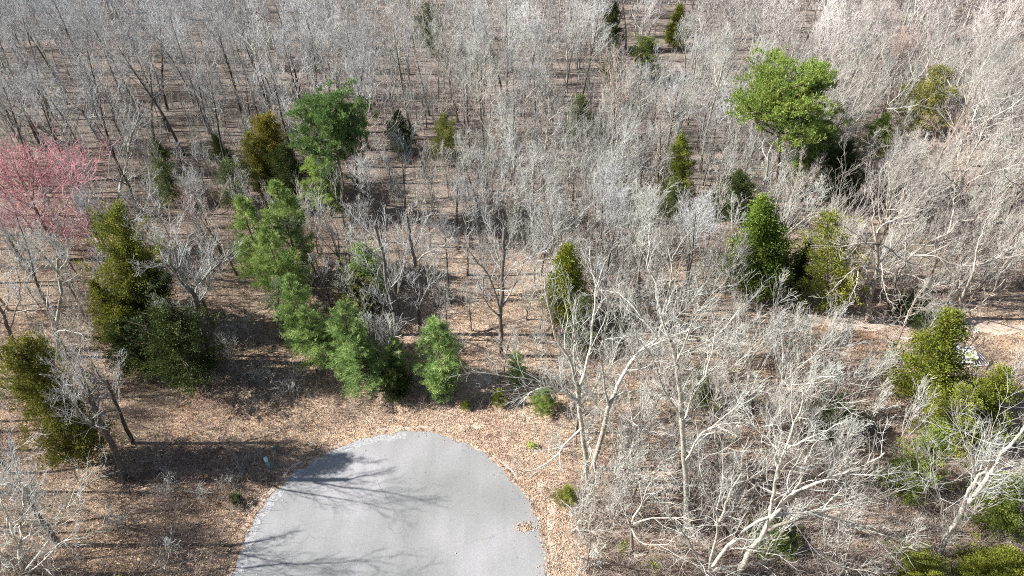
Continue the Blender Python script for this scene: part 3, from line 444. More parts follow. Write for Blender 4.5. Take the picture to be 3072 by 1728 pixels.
('bare_tree', 'white upright tree below the pink-red maple at the left edge', -45.71, 45.57, 0.2, [(0, 0, -0.3), (0.03, 0.0, 0.1), (1.25, 0.0, 3.22), (2.41, 0.0, 5.62), (4.35, 0.0, 9.08), (5.01, 0.0, 11.2), (5.94, 0.0, 13.38)], [(0.08, [(1.25, 0.0, 3.22), (2.58, -0.67, 7.17), (4.75, -1.33, 11.14), (6.02, -2.0, 13.9)]), (0.08, [(4.6, 0.0, 9.91), (5.49, 1.0, 9.98), (6.32, 2.0, 10.72)]), (0.07, [(5.01, 0.0, 11.2), (5.74, -1.0, 13.63), (6.03, -2.0, 15.79)]), (0.09, [(0.93, 0.0, 3.22), (2.88, -1.0, 5.02), (5.11, -2.0, 5.9), (6.7, -3.0, 6.25)]), (0.07, [(5.21, 0.0, 11.52), (5.75, 1.0, 12.22), (5.83, 2.0, 12.93)])], 'pale', 1.1, 0),
('bare_tree', 'grey thick-stemmed tree at the left edge under the maple', -50.92, 46.53, 0.22, [(0, 0, -0.3), (0.38, 0.0, 0.22), (1.18, 0.0, 3.14), (1.69, 0.0, 5.18), (2.15, 0.0, 7.31)], [(0.09, [(1.69, 0.0, 5.18), (2.43, 1.0, 6.71), (2.57, 2.0, 8.55)]), (0.09, [(1.18, 0.0, 3.14), (4.4, -0.67, 7.09), (6.59, -1.33, 10.57), (7.82, -2.0, 13.05)])], 'grey', 1.1, 0),
('bare_tree', 'leaning grey tree with white forked snag among the dark trunks, upper left', -50.3, 71.03, 0.22, [(0, 0, -0.3), (-0.5, 0.0, -0.84), (1.04, 0.0, 2.66), (3.46, 0.0, 6.35), (4.4, 0.0, 8.39), (5.76, 0.0, 10.72)], [(0.08, [(5.76, 0.0, 10.72), (6.83, 1.0, 12.57), (6.47, 2.0, 14.73)]), (0.08, [(3.46, 0.0, 6.35), (4.17, -1.0, 9.54), (4.72, -2.0, 12.56)]), (0.08, [(1.37, 0.0, 3.06), (3.88, -1.0, 5.11), (6.07, -2.0, 6.9)]), (0.08, [(4.55, 0.0, 8.57), (4.3, 1.0, 10.84), (4.77, 2.0, 12.72)])], 'pale', 1, 0),
('bare_tree', 'tall pale tree with white limb left of the round dark green pine, upper left', -34.65, 89.85, 0.24, [(0, 0, -0.3), (-0.5, 0.0, 2.82), (-0.26, 0.0, 6.15), (-0.3, 0.0, 9.71), (-0.27, 0.0, 11.99)], [(0.1, [(-0.27, 0.0, 11.99), (-1.44, 1.0, 13.41), (-3.3, 2.0, 14.28)]), (0.1, [(-0.06, 0.0, 10.67), (1.6, -1.0, 13.36), (3.57, -2.0, 16.09)]), (0.1, [(-0.27, 0.0, 11.99), (-0.21, 0.0, 15.63), (-0.86, 0.0, 18.41)]), (0.09, [(-0.18, 0.0, 11.62), (0.41, 1.0, 14.33), (0.36, 2.0, 16.61)])], 'pale', 1.1, 0),
('bare_tree', 'white branching tree in front of the round yellow-green pine trunk', 32.94, 71.03, 0.2, [(0, 0, -0.3), (-1.21, 0.0, 1.24), (-1.55, 0.0, 3.26), (-1.65, 0.0, 5.59), (-2.11, 0.0, 8.03)], [(0.09, [(-2.11, 0.0, 8.03), (-1.51, 1.0, 9.24), (-1.39, 2.0, 10.45)]), (0.09, [(-1.48, 0.0, 3.65), (-3.78, -1.0, 6.62), (-5.3, -2.0, 9.26)]), (0.09, [(-1.57, 0.0, 4.63), (-0.64, -0.67, 7.15), (-0.35, -1.33, 8.85), (0.63, -2.0, 10.15)]), (0.08, [(-2.04, 0.0, 7.1), (-2.72, 1.0, 8.33), (-2.07, 2.0, 9.37)]), (0.08, [(0.43, 0.0, 3.26), (1.05, 1.0, 5.71), (2.19, 2.0, 6.22)])], 'pale', 1.2, 0),
('red_maple', 'pinkish-red budding maple spreading at the left edge', -52.47, 60.71, 0.27, [(0, 0, -0.3), (-0.03, 0.0, -0.06), (0.05, 0.0, 2.14), (0.02, 0.0, 5.02), (0.18, 0.0, 7.22)], [(0.13, [(0.18, 0.0, 7.22), (0.39, 0.0, 9.16), (0.41, 0.0, 11.53), (1.01, 0.0, 14.12)]), (0.12, [(0.02, 0.0, 5.02), (0.79, 1.0, 7.74), (1.64, 2.0, 9.68), (2.75, 3.0, 11.91)]), (0.11, [(0.18, 0.0, 7.22), (-0.33, -1.0, 9.52), (-0.26, -2.0, 11.89), (0.45, -3.0, 14.77)]), (0.1, [(0.34, 0.0, 8.46), (1.12, 1.0, 10.86), (1.58, 2.0, 13.19)]), (0.1, [(0.03, 0.0, 4.08), (3.95, -1.33, 8.02), (7.19, -2.67, 11.37), (9.92, -4.0, 14.35)]), (0.09, [(0.19, 0.0, 6.31), (-1.08, -1.0, 7.42), (-1.63, -2.0, 9.21), (-1.66, -3.0, 11.27)]), (0.1, [(0.27, 0.0, 9.5), (-1.68, 1.5, 11.2), (-2.89, 3.0, 13.23)]), (0.1, [(1.78, 0.0, 8.46), (4.47, 0.5, 10.52), (6.25, 1.0, 12.52)]), (0.08, [(-0.02, 0.0, 3.31), (2.74, -1.0, 5.05), (6.39, -2.0, 8.34)]), (0.08, [(-0.0, 0.0, 4.64), (-1.39, -1.0, 5.61), (-2.52, -2.0, 6.93)]), (0.08, [(0.02, 0.0, 5.02), (-2.43, 1.5, 5.55), (-5.8, 3.0, 4.62)]), (0.08, [(0.01, 0.0, 2.73), (1.95, 1.0, 2.7), (3.43, 2.0, 3.66)])], 'red', 1.6, 0),
]
EVERGREENS=[
('pine_tree', 'round-crowned dark green pine at upper left, above the olive cedar', -20.13, 67.72, 17.5, 8.4, 'pineD', 'round dark green pine', 0.0),
('pine_tree', 'smaller yellow-green pine below the round dark green pine', -22.67, 68.81, 10, 6.5, 'pineL', 'small yellow-green pine', 0.0),
('cedar_tree', 'tallest gold-tipped olive cedar left of the round dark pine', -29.81, 73.86, 11.5, 4.8, 'gold', 'gold-tipped olive cedar', 0.0),
('cedar_tree', 'shorter brownish cedar touching the gold-tipped olive cedar', -31.83, 73.03, 10, 4.2, 'olive', 'brownish cedar', 0.0),
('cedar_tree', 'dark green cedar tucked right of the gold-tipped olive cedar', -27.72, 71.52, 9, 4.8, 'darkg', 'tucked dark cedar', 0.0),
('young_pine', 'soft green pine, right of the twin tops heading the pine row', -23.95, 57.65, 13, 6.6, 'pineG', 'right twin pine', 0.0),
('young_pine', 'soft green pine, left of the twin tops heading the pine row', -27.15, 55.81, 12.5, 6.0, 'pineG', 'left twin pine', 0.0),
('young_pine', 'soft green pine in the middle of the slanting pine row', -23.77, 51.79, 11.5, 6.2, 'pineG', 'middle row pine', 0.0),
('young_pine', 'soft bluish-green pine near the foot of the slanting pine row', -20.5, 46.34, 10.5, 5.8, 'pineB', 'bluish row pine', 0.0),
('young_pine', 'lowest soft pine of the slanting row by the leaf litter', -19.05, 44.49, 8, 5.4, 'pineB', 'lowest row pine', 0.0),
('young_pine', 'bright green pine at the wood edge, left of the road head', -14.91, 42.7, 10.5, 6, 'pineL2', 'bright edge pine', 0.0),
('young_pine', 'bushy yellow-green pine at the very edge above the road', -13.85, 41.24, 7.5, 5.8, 'pineL2', 'bushy edge pine', 0.0),
('young_pine', 'small blue-green pine between the two bright edge pines', -10.92, 42.16, 6.5, 4.0, 'pineG', 'small blue-green pine', 0.0),
('young_pine', 'bright fresh green pine standing directly above the road head', -6.79, 41.74, 9.5, 5.6, 'pineL2', 'fresh green pine', 0.0),
('young_pine', 'low fresh pine at the foot of the fresh green one', -6.65, 40.53, 4.0, 3.2, 'pineL2', 'low fresh pine', 0.0),
('cedar_tree', 'small dark conical cedar at the wood edge above the road', -10.99, 40.59, 4.2, 2.6, 'darkg', 'small dark edge cedar', 0.0),
('cedar_tree', 'tall cedar with golden sunlit side and black shaded side at left', -38.01, 48.19, 17.2, 5.3, 'gold2', 'gold-and-black cedar', 0.207),
('cedar_tree', 'second cedar leaning against the tall golden-sided cedar', -36.47, 49.03, 12.0, 5.0, 'darkg', 'leaning left cedar', 0.104),
('cedar_tree', 'olive cedar below the tall golden-sided cedar', -39.64, 47.45, 9, 4.4, 'olive', 'lower olive cedar', 0.0),
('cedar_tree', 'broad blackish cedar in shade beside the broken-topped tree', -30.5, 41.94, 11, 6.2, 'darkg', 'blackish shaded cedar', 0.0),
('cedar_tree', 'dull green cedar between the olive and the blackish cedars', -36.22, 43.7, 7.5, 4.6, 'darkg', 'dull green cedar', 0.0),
('cedar_tree', 'tall green cedar at the left edge with its bare lower trunk showing by the litter', -37.09, 33.19, 15.7, 4.9, 'olive', 'left edge cedar', 0.092),
('cedar_tree', 'tiny cedar among the dark trunks, nearer the left edge', -46.84, 78.48, 6, 3, 'green', 'tiny left cedar', 0.0),
('cedar_tree', 'tiny cedar among the dark trunks, nearer the gold-tipped cedar', -39.78, 80.69, 5, 2.6, 'darkg', 'tiny right cedar', 0.0),
('cedar_tree', 'grey-green veiled cedar beside the tiny left cedar', -43.52, 71.98, 6.5, 5, 'greyg', 'grey-green veiled cedar', 0.0),
('cedar_tree', 'grey-green thin cedar left of the pine row top', -34.46, 70.4, 7.5, 4.4, 'greyg', 'thin grey-green cedar', 0.0),
('cedar_tree', 'pointed yellow-green cedar right of the solitary straight tree', 5.39, 50.1, 11.5, 4.9, 'ygreen', 'pointed yellow-green cedar', 0.0),
('cedar_tree', 'dull low cedar hidden below the pointed yellow-green cedar', 6.79, 46.61, 8, 3.8, 'greyg', 'dull hidden cedar', 0.0),
('cedar_tree', 'large bright green conical cedar in the right half', 27.54, 54.64, 13.3, 7.8, 'bright', 'large bright green cedar', -0.246),
('cedar_tree', 'dark cedar standing behind the large bright green cedar', 27.81, 67.7, 7.6, 4.6, 'darkg', 'dark rear cedar', -0.162),
('pine_tree', 'great round-topped yellow-green pine at upper right', 33.81, 72.33, 18.4, 11.5, 'pineY', 'round yellow-green pine', -0.165),
('pine_tree', 'lower side pine under the right of the great round-topped pine', 38.3, 74.58, 11, 6.8, 'pineL', 'lower side pine', 0.0),
('cedar_tree', 'compact green cedar right of the great round-topped pine', 50.65, 83.52, 6.5, 4.6, 'green', 'compact green cedar', 0.0),
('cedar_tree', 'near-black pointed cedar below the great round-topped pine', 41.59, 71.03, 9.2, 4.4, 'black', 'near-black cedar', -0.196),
('cedar_tree', 'rusty yellow thin-leaved cedar near the upper right edge', 58.34, 88.12, 11, 5.8, 'rust', 'rusty yellow cedar', 0.0),
('cedar_tree', 'small olive cedar near the top, right of centre', 21.34, 106.28, 7.5, 5, 'green', 'small olive top cedar', 0.0),
('cedar_tree', 'narrow olive cedar left of the small olive top cedar', 16.54, 107.07, 6, 3.6, 'ygreen', 'narrow olive cedar', 0.0),
('cedar_tree', 'dark cedar cut by the top edge, right of centre', 17.24, 117.36, 9, 5, 'darkg', 'dark top cedar', 0.0),
('cedar_tree', 'yellowish cedar cut by the top edge beside the dark one', 28.84, 118.63, 8, 4.5, 'ygreen', 'yellowish top cedar', 0.0),
('cedar_tree', 'faint grey-green cedar at the top, left of centre', -14.2, 116.47, 9, 6.5, 'greyg', 'faint top cedar', 0.0),
('cedar_tree', 'big yellow-green cedar leaning by the white debris at right', 38.43, 39.61, 12.8, 6.4, 'yel', 'big yellow-green cedar', -0.184),
('cedar_tree', 'faded yellow-green cedar behind the sprawling white tree', 33.7, 51.67, 13.8, 5, 'fade', 'faded yellow-green cedar', -0.303),
('cedar_tree', 'dark cedar in shade just left of the faded one', 30.64, 54.62, 8, 3.6, 'darkg', 'dark shaded cedar', 0.0),
('cedar_tree', 'golden-green cedar at the right edge below the debris', 40.5, 36.3, 9.5, 5.6, 'yel', 'golden-green edge cedar', 0.0),
('cedar_tree', 'dull yellow cedar left of the golden-green edge cedar', 37.43, 35.25, 8, 4.6, 'fade', 'dull yellow cedar', 0.0),
('cedar_tree', 'tall green cedar behind the leaning white-barked tree', 32.53, 30.45, 10, 4.5, 'fadeg', 'green cedar in corner', 0.0),
('cedar_tree', 'dark cedar at right edge under the leaning white-barked tree', 39.05, 27.16, 8.3, 4.2, 'fadeg', 'dark corner cedar', -0.289),
('cedar_tree', 'lime-green cedar cut by the bottom right corner', 35.37, 22.4, 6, 5, 'yel', 'lime corner cedar', 0.0),
('cedar_tree', 'low green cedar at the bottom edge left of the lime one', 30.58, 23.01, 3.5, 3.4, 'ygreen', 'low bottom cedar', 0.0),
('cedar_tree', 'olive pointed cedar in the pale wood, right of centre', 21.38, 71.03, 10.8, 3.8, 'ygreen', 'olive pointed cedar', -0.137),
('cedar_tree', 'faint green cedar below the olive pointed cedar', 19.47, 68.5, 6.5, 4, 'greyg', 'faint green cedar', 0.0),
('cedar_tree', 'pale green veiled cedar left of the broken limb tree', -15.5, 53.98, 8, 6, 'greyp', 'pale veiled cedar', 0.0),
('cedar_tree', 'olive low cedar at the foot of the pale veiled cedar', -16.38, 51.36, 6, 4.5, 'olive', 'olive low cedar', 0.0),
('cedar_tree', 'faint yellowish cedar in the pale wood, upper centre', -9.06, 81.48, 7.5, 3.6, 'fade', 'faint yellowish cedar', 0.0),
('cedar_tree', 'dark cedar lump in the pale wood, upper centre', -15.39, 83.47, 7, 4.6, 'darkg', 'dark centre cedar', 0.0),
('cedar_tree', 'dull dark green cedar deep in the centre wood', 9.52, 87.98, 7, 5, 'greyg', 'deep centre cedar', 0.0),
('young_pine', 'small lime pine behind the low dead limb', 2.87, 38.8, 3.4, 3.0, 'pineY', 'small lime pine', 0.0),
('young_pine', 'slim blue-green pine left of the near grey tree', 0.44, 42.06, 5, 2.6, 'pineB', 'slim blue-green pine', 0.0),
('cedar_tree', 'little cedar at the wood edge above the road head', -1.21, 39.74, 2.4, 1.6, 'ygreen', 'little edge cedar', 0.0),
('cedar_tree', 'knee-high seedling cedar standing alone on the leaves', -4.34, 39.23, 1.4, 0.9, 'ygreen', 'seedling cedar', 0.0),
('cedar_tree', 'small narrow cedar right of the road in tan leaves', 4.53, 29.57, 2.3, 1.5, 'ygreen', 'narrow roadside cedar', 0.0),
('cedar_tree', 'tiny dark cedar bush left of the road', -22.89, 29.5, 1.3, 1.1, 'darkg', 'tiny left roadside cedar', 0.0),
('cedar_tree', 'low spreading dark cedar under white limbs at the bottom', 20.57, 25.8, 2.6, 4.0, 'green', 'low spreading cedar', 0.0),
('cedar_tree', 'dark green cedar half hidden in the brush at right', 28.34, 36.14, 5, 4, 'darkg', 'hidden right cedar', 0.0),
('cedar_tree', 'dusky cedar behind the near white brush, right of centre', 17.67, 39.26, 5.5, 4, 'greyg', 'dusky cedar', 0.0),
('cedar_tree', 'shadowy cedar right of the dark shaded clearing', 41.94, 50.67, 5, 4.5, 'black', 'shadowy right cedar', 0.0),
('cedar_tree', 'small green cedar deep behind the sprawling tree', 49.66, 72.53, 5, 4, 'darkg', 'small deep cedar', 0.0),
]
TREES=[
('whitish vase-shaped bare tree behind the right twin pine', -22.88, 61.57, 'vase', 0.85, 2.03, 'pale'),
('grey-barked vase-shaped bare tree right of the right twin pine', -19.2, 58.06, 'vase', 0.75, 0.95, 'grey'),
('nearest whitish vase-shaped bare tree behind the olive low cedar', -15.77, 56.39, 'vase', 0.8, 4.09, 'pale'),
('whitish vase-shaped bare tree in front of the round dark green pine', -20.47, 66.5, 'vase', 0.95, 0.45, 'pale'),
('grey-barked tall bare tree right of the round dark green pine', -15.45, 63.79, 'tall', 0.75, 3.37, 'grey'),
('nearest whitish vase-shaped bare tree right of the round dark green pine', -9.88, 63.04, 'vase', 0.95, 2.3, 'pale'),
('second whitish vase-shaped bare tree right of the round dark green pine', -6.81, 67.3, 'vase', 1.0, 0.36, 'pale'),
('grey-barked vase-shaped bare tree behind the pointed yellow-green cedar', -3.01, 63.79, 'vase', 0.9, 3.19, 'grey'),
('whitish tall bare tree behind the pointed yellow-green cedar', 2.23, 62.67, 'tall', 0.8, 0.24, 'pale'),
('fourth whitish vase-shaped bare tree left of the olive pointed cedar', 5.75, 66.9, 'vase', 1.0, 2.72, 'pale'),
('grey-barked tall bare tree behind the solitary straight tree', -5.13, 58.06, 'tall', 0.7, 0.44, 'grey'),
('whitish vase-shaped bare tree behind the pointed yellow-green cedar', 2.55, 56.39, 'vase', 0.7, 0.57, 'pale'),
('second whitish vase-shaped bare tree behind the olive low cedar', -12.09, 57.38, 'vase', 0.7, 2.67, 'pale'),
('grey-barked vase-shaped bare tree in front of the thin grey-green cedar', -31.74, 66.5, 'vase', 0.7, 5.19, 'grey'),
('whitish vase-shaped bare tree in front of the faint yellowish cedar', 0.1, 71.03, 'vase', 1.05, 0.78, 'pale'),
('grey-barked vase-shaped bare tree right of the round dark green pine', -13.45, 69.34, 'vase', 1.0, 1.4, 'grey'),
('cream-barked vase-shaped bare tree behind the pointed yellow-green cedar', 8.53, 61.57, 'vase', 0.9, 3.94, 'warm'),
('second whitish vase-shaped bare tree left of the olive pointed cedar', 11.73, 65.32, 'vase', 1.0, 5.95, 'pale'),
('whitish vase-shaped bare tree in front of the olive pointed cedar', 14.07, 60.85, 'vase', 0.85, 3.62, 'pale'),
('dark-barked tall bare tree behind the solitary straight tree', -6.86, 53.5, 'tall', 0.65, 2.49, 'dark'),
('dark-barked tall bare tree behind the pointed yellow-green cedar', 3.27, 58.06, 'tall', 0.6, 6.13, 'dark'),
('nearest whitish vase-shaped bare tree right of the olive low cedar', -11.86, 51.67, 'vase', 0.7, 0.29, 'pale'),
('second whitish vase-shaped bare tree right of the olive low cedar', -8.9, 54.45, 'vase', 0.7, 5.39, 'pale'),
('whitish vase-shaped bare tree left of the solitary straight tree', -6.71, 48.19, 'vase', 0.62, 1.82, 'pale'),
('grey-barked vase-shaped bare tree behind the bright edge pine', -13.35, 47.08, 'vase', 0.6, 0.91, 'grey'),
('nearest whitish vase-shaped bare tree behind the solitary straight tree', -4.29, 49.32, 'vase', 0.6, 0.74, 'pale'),
('whitish vase-shaped bare tree left of the pointed yellow-green cedar', 1.57, 51.07, 'vase', 0.65, 1.94, 'pale'),
('cream-barked vase-shaped bare tree left of the pointed yellow-green cedar', 2.74, 47.63, 'vase', 0.55, 5.13, 'warm'),
('second whitish vase-shaped bare tree behind the solitary straight tree', -3.21, 54.76, 'vase', 0.7, 1.13, 'pale'),
('grey-barked vase-shaped bare tree in front of the olive low cedar', -16.45, 51.07, 'vase', 0.6, 3.65, 'grey'),
('whitish vase-shaped bare tree right of the right twin pine', -22.01, 57.38, 'vase', 0.7, 4.01, 'pale'),
('grey-barked tall bare tree in front of the thin grey-green cedar', -34.13, 61.57, 'tall', 0.7, 2.34, 'grey'),
('grey-barked vase-shaped bare tree behind the leaning left cedar', -35.98, 56.06, 'vase', 0.6, 3.44, 'grey'),
('dark-barked tall bare tree in front of the tiny right cedar', -37.19, 76.47, 'tall', 0.99, 5.5, 'dark'),
('fifth grey-barked tall bare tree behind the tiny left cedar', -65.35, 98.56, 'tall', 1.05, 0.95, 'grey'),
('nearest whitish vase-shaped bare tree behind the lower side pine', 40.29, 82.41, 'vase', 1.06, 1.97, 'pale'),
('nearest grey-barked tall bare tree behind the faint yellowish cedar', -4.33, 95.27, 'tall', 0.77, 4.41, 'grey'),
('sixth grey-barked tall bare tree left of the tiny left cedar', -72.71, 82.43, 'tall', 0.9, 0.74, 'grey'),
('fifth dark-barked tall bare tree left of the tiny left cedar', -69.17, 93.25, 'tall', 1.0, 5.55, 'dark'),
('third cream-barked spreading bare tree right of the rusty yellow cedar', 75.82, 93.89, 'spread', 0.85, 1.46, 'warm'),
('whitish tall bare tree right of the small olive top cedar', 32.01, 95.91, 'tall', 0.98, 4.25, 'pale'),
('third grey-barked tall bare tree left of the tiny left cedar', -65.66, 80.46, 'tall', 0.91, 1.02, 'grey'),
('grey-barked vase-shaped bare tree left of the red maple', -61.37, 62.74, 'vase', 0.83, 0.93, 'grey'),
('grey-barked vase-shaped bare tree right of the red maple', -48.8, 62.78, 'vase', 0.95, 2.93, 'grey'),
('third grey-barked tall bare tree behind the tiny left cedar', -54.98, 91.08, 'tall', 1.11, 3.32, 'grey'),
('grey-barked vase-shaped bare tree behind the lower side pine', 31.39, 89.04, 'vase', 0.89, 1.05, 'grey'),
('dark-barked tall bare tree behind the gold-tipped olive cedar', -25.97, 82.6, 'tall', 1.07, 6.19, 'dark'),
('second whitish vase-shaped bare tree behind the lower side pine', 37.42, 85.6, 'vase', 0.94, 2.23, 'pale'),
('second whitish spreading bare tree behind the dark centre cedar', -8.88, 96.17, 'spread', 1.12, 6.0, 'pale'),
('fifth whitish spreading bare tree right of the rusty yellow cedar', 75.79, 89.63, 'spread', 0.92, 5.95, 'pale'),
('nearest grey-barked spreading bare tree left of the tiny left cedar', -54.82, 84.7, 'spread', 1.11, 4.13, 'grey'),
('cream-barked spreading bare tree right of the faint yellowish cedar', 3.75, 72.7, 'spread', 0.91, 5.47, 'warm'),
('grey-barked spreading bare tree left of the olive pointed cedar', 11.43, 69.44, 'spread', 0.91, 5.76, 'grey'),
('second whitish spreading bare tree in front of the red maple', -55.27, 47.38, 'spread', 0.7, 2.97, 'pale'),
('second dark-barked tall bare tree left of the tiny left cedar', -60.25, 83.0, 'tall', 0.92, 1.74, 'dark'),
('cream-barked spreading bare tree in front of the faint yellowish cedar', -3.14, 74.34, 'spread', 1.01, 5.5, 'warm'),
('second cream-barked vase-shaped bare tree in front of the rusty yellow cedar', 64.17, 75.98, 'vase', 0.84, 0.76, 'warm'),
('grey-barked spreading bare tree in front of the red maple', -50.25, 52.76, 'spread', 0.89, 5.63, 'grey'),
('whitish spreading bare tree behind the tiny right cedar', -47.47, 97.02, 'spread', 0.96, 3.06, 'pale'),
('nearest grey-barked tall bare tree left of the red maple', -58.93, 56.7, 'tall', 0.84, 3.22, 'grey'),
('third whitish spreading bare tree right of the rusty yellow cedar', 72.32, 83.31, 'spread', 0.88, 0.25, 'pale'),
('second dark-barked tall bare tree behind the tiny right cedar', -37.67, 85.65, 'tall', 1.1, 3.58, 'dark'),
('cream-barked vase-shaped bare tree in front of the dusky cedar', 17.75, 32.68, 'vase', 0.57, 5.89, 'warm'),
('second grey-barked spreading bare tree behind the dark centre cedar', -26.84, 98.16, 'spread', 1.04, 3.99, 'grey'),
('whitish vase-shaped bare tree in front of the narrow olive cedar', 7.99, 97.41, 'vase', 1.11, 1.94, 'pale'),
('grey-barked tall bare tree right of the pointed yellow-green cedar', 10.0, 52.06, 'tall', 1.03, 4.13, 'grey'),
('second cream-barked spreading bare tree in front of the dusky cedar', 21.59, 34.43, 'spread', 0.56, 5.25, 'warm'),
('second whitish tall bare tree left of the lower olive cedar', -48.53, 40.59, 'tall', 0.76, 0.66, 'pale'),
('nearest grey-barked tall bare tree right of the faint yellowish cedar', 0.44, 80.24, 'tall', 0.99, 0.41, 'grey'),
('whitish spreading bare tree right of the dusky cedar', 24.3, 38.7, 'spread', 0.7, 2.4, 'pale'),
('second whitish tall bare tree behind the olive pointed cedar', 17.71, 81.67, 'tall', 0.78, 0.93, 'pale'),
('nearest grey-barked vase-shaped bare tree behind the olive pointed cedar', 25.43, 75.95, 'vase', 0.94, 2.92, 'grey'),
('tenth grey-barked tall bare tree left of the tiny left cedar', -80.34, 94.62, 'tall', 1.07, 6.08, 'grey'),
('nearest dark-barked tall bare tree left of the tiny left cedar', -52.43, 77.32, 'tall', 1.11, 0.83, 'dark'),
('grey-barked tall bare tree right of the red maple', -44.46, 57.95, 'tall', 0.74, 5.28, 'grey'),
('third grey-barked spreading bare tree left of the tiny left cedar', -59.97, 87.19, 'spread', 1.04, 5.66, 'grey'),
('second cream-barked vase-shaped bare tree in front of the compact green cedar', 65.76, 64.89, 'vase', 0.91, 2.69, 'warm'),
('third grey-barked tall bare tree behind the tiny right cedar', -42.27, 96.42, 'tall', 0.99, 1.19, 'grey'),
('nearest cream-barked vase-shaped bare tree behind the compact green cedar', 50.5, 90.65, 'vase', 1.07, 5.91, 'warm'),
('whitish vase-shaped bare tree behind the olive pointed cedar', 22.79, 87.08, 'vase', 0.77, 5.82, 'pale'),
('second grey-barked vase-shaped bare tree behind the faint yellowish cedar', -0.49, 94.97, 'vase', 1.09, 6.26, 'grey'),
('whitish spreading bare tree right of the shadowy right cedar', 56.78, 55.94, 'spread', 0.95, 3.95, 'pale'),
('nearest cream-barked vase-shaped bare tree in front of the compact green cedar', 61.82, 68.61, 'vase', 1.06, 0.14, 'warm'),
('nearest cream-barked tall bare tree behind the faint yellowish cedar', -4.35, 91.52, 'tall', 0.75, 2.46, 'warm'),
('third dark-barked tall bare tree left of the tiny left cedar', -66.39, 75.48, 'tall', 0.91, 5.78, 'dark'),
('pinkish-twigged spreading bare tree in front of the compact green cedar', 53.92, 72.31, 'spread', 0.87, 1.55, 'pink'),
('nearest grey-barked tall bare tree behind the tiny left cedar', -46.26, 83.22, 'tall', 1.05, 3.17, 'grey'),
('fourth grey-barked tall bare tree behind the tiny left cedar', -59.28, 95.58, 'tall', 0.91, 6.12, 'grey'),
('second whitish spreading bare tree left of the compact green cedar', 37.66, 90.59, 'spread', 1.09, 2.07, 'pale'),
('second cream-barked spreading bare tree right of the near-black cedar', 58.43, 61.83, 'spread', 1.09, 1.3, 'warm'),
('cream-barked vase-shaped bare tree behind the faint yellowish cedar', -10.56, 85.88, 'vase', 0.93, 2.34, 'warm'),
('grey-barked tall bare tree left of the dark centre cedar', -26.26, 91.74, 'tall', 1.11, 3.87, 'grey'),
('nearest cream-barked vase-shaped bare tree right of the rusty yellow cedar', 65.76, 87.24, 'vase', 1.08, 0.15, 'warm'),
('dark-barked spreading bare tree behind the tiny left cedar', -53.32, 96.05, 'spread', 1.05, 5.17, 'dark'),
('fifth grey-barked tall bare tree left of the tiny left cedar', -67.17, 88.65, 'tall', 1.05, 1.55, 'grey'),
('grey-barked spreading bare tree behind the tucked dark cedar', -25.14, 75.55, 'spread', 1.09, 6.2, 'grey'),
('nearest whitish tall bare tree behind the olive pointed cedar', 25.95, 79.64, 'tall', 1.06, 4.17, 'pale'),
('grey-barked vase-shaped bare tree behind the gold-and-black cedar', -40.97, 53.18, 'vase', 0.82, 2.05, 'grey'),
('second whitish spreading bare tree in front of the rusty yellow cedar', 69.36, 72.98, 'spread', 0.94, 5.14, 'pale'),
('nearest grey-barked spreading bare tree behind the dark centre cedar', -21.2, 94.16, 'spread', 0.92, 1.63, 'grey'),
('second whitish tall bare tree left of the red maple', -57.6, 64.93, 'tall', 0.77, 3.45, 'pale'),
('cream-barked vase-shaped bare tree behind the dusky cedar', 21.33, 45.42, 'vase', 0.63, 1.93, 'warm'),
('grey-barked tall bare tree behind the small yellow-green pine', -20.75, 76.41, 'tall', 1.08, 6.26, 'grey'),
('grey-barked tall bare tree behind the dark centre cedar', -12.71, 94.75, 'tall', 0.9, 5.54, 'grey'),
('fourth cream-barked spreading bare tree right of the rusty yellow cedar', 80.38, 96.78, 'spread', 0.82, 5.82, 'warm'),
('nearest grey-barked tall bare tree behind the tiny right cedar', -44.4, 88.84, 'tall', 1.08, 5.21, 'grey'),
('sixth dark-barked tall bare tree left of the tiny left cedar', -74.82, 91.64, 'tall', 1.05, 0.24, 'dark'),
('grey-barked vase-shaped bare tree left of the large bright green cedar', 19.22, 55.57, 'vase', 0.91, 0.15, 'grey'),
('grey-barked spreading bare tree behind the leaning left cedar', -39.69, 58.06, 'spread', 0.68, 0.81, 'grey'),
('grey-barked spreading bare tree behind the faint yellowish cedar', -1.39, 98.64, 'spread', 1.09, 1.04, 'grey'),
('cream-barked spreading bare tree behind the round dark green pine', -19.6, 71.68, 'spread', 0.96, 3.64, 'warm'),
('nearest whitish vase-shaped bare tree left of the olive pointed cedar', 13.05, 77.45, 'vase', 0.98, 2.98, 'pale'),
('nearest dark-barked spreading bare tree left of the tiny left cedar', -72.47, 77.73, 'spread', 1.05, 2.92, 'dark'),
('nearest whitish tall bare tree left of the lower olive cedar', -45.85, 51.44, 'tall', 0.66, 2.11, 'pale'),
('second cream-barked vase-shaped bare tree right of the rusty yellow cedar', 69.89, 86.6, 'vase', 0.9, 5.53, 'warm'),
('cream-barked vase-shaped bare tree behind the round yellow-green pine', 34.37, 76.32, 'vase', 0.97, 2.28, 'warm'),
('nearest dark-barked tall bare tree left of the dark centre cedar', -20.5, 85.07, 'tall', 1.11, 3.16, 'dark'),
('eleventh grey-barked tall bare tree left of the tiny left cedar', -84.37, 97.81, 'tall', 0.98, 5.0, 'grey'),
('cream-barked spreading bare tree in front of the near-black cedar', 42.44, 61.5, 'spread', 1.08, 1.78, 'warm'),
('grey-barked tall bare tree in front of the small olive top cedar', 26.46, 91.81, 'tall', 0.81, 2.76, 'grey'),
('cream-barked vase-shaped bare tree behind the dark corner cedar', 42.58, 30.79, 'vase', 0.67, 6.18, 'warm'),
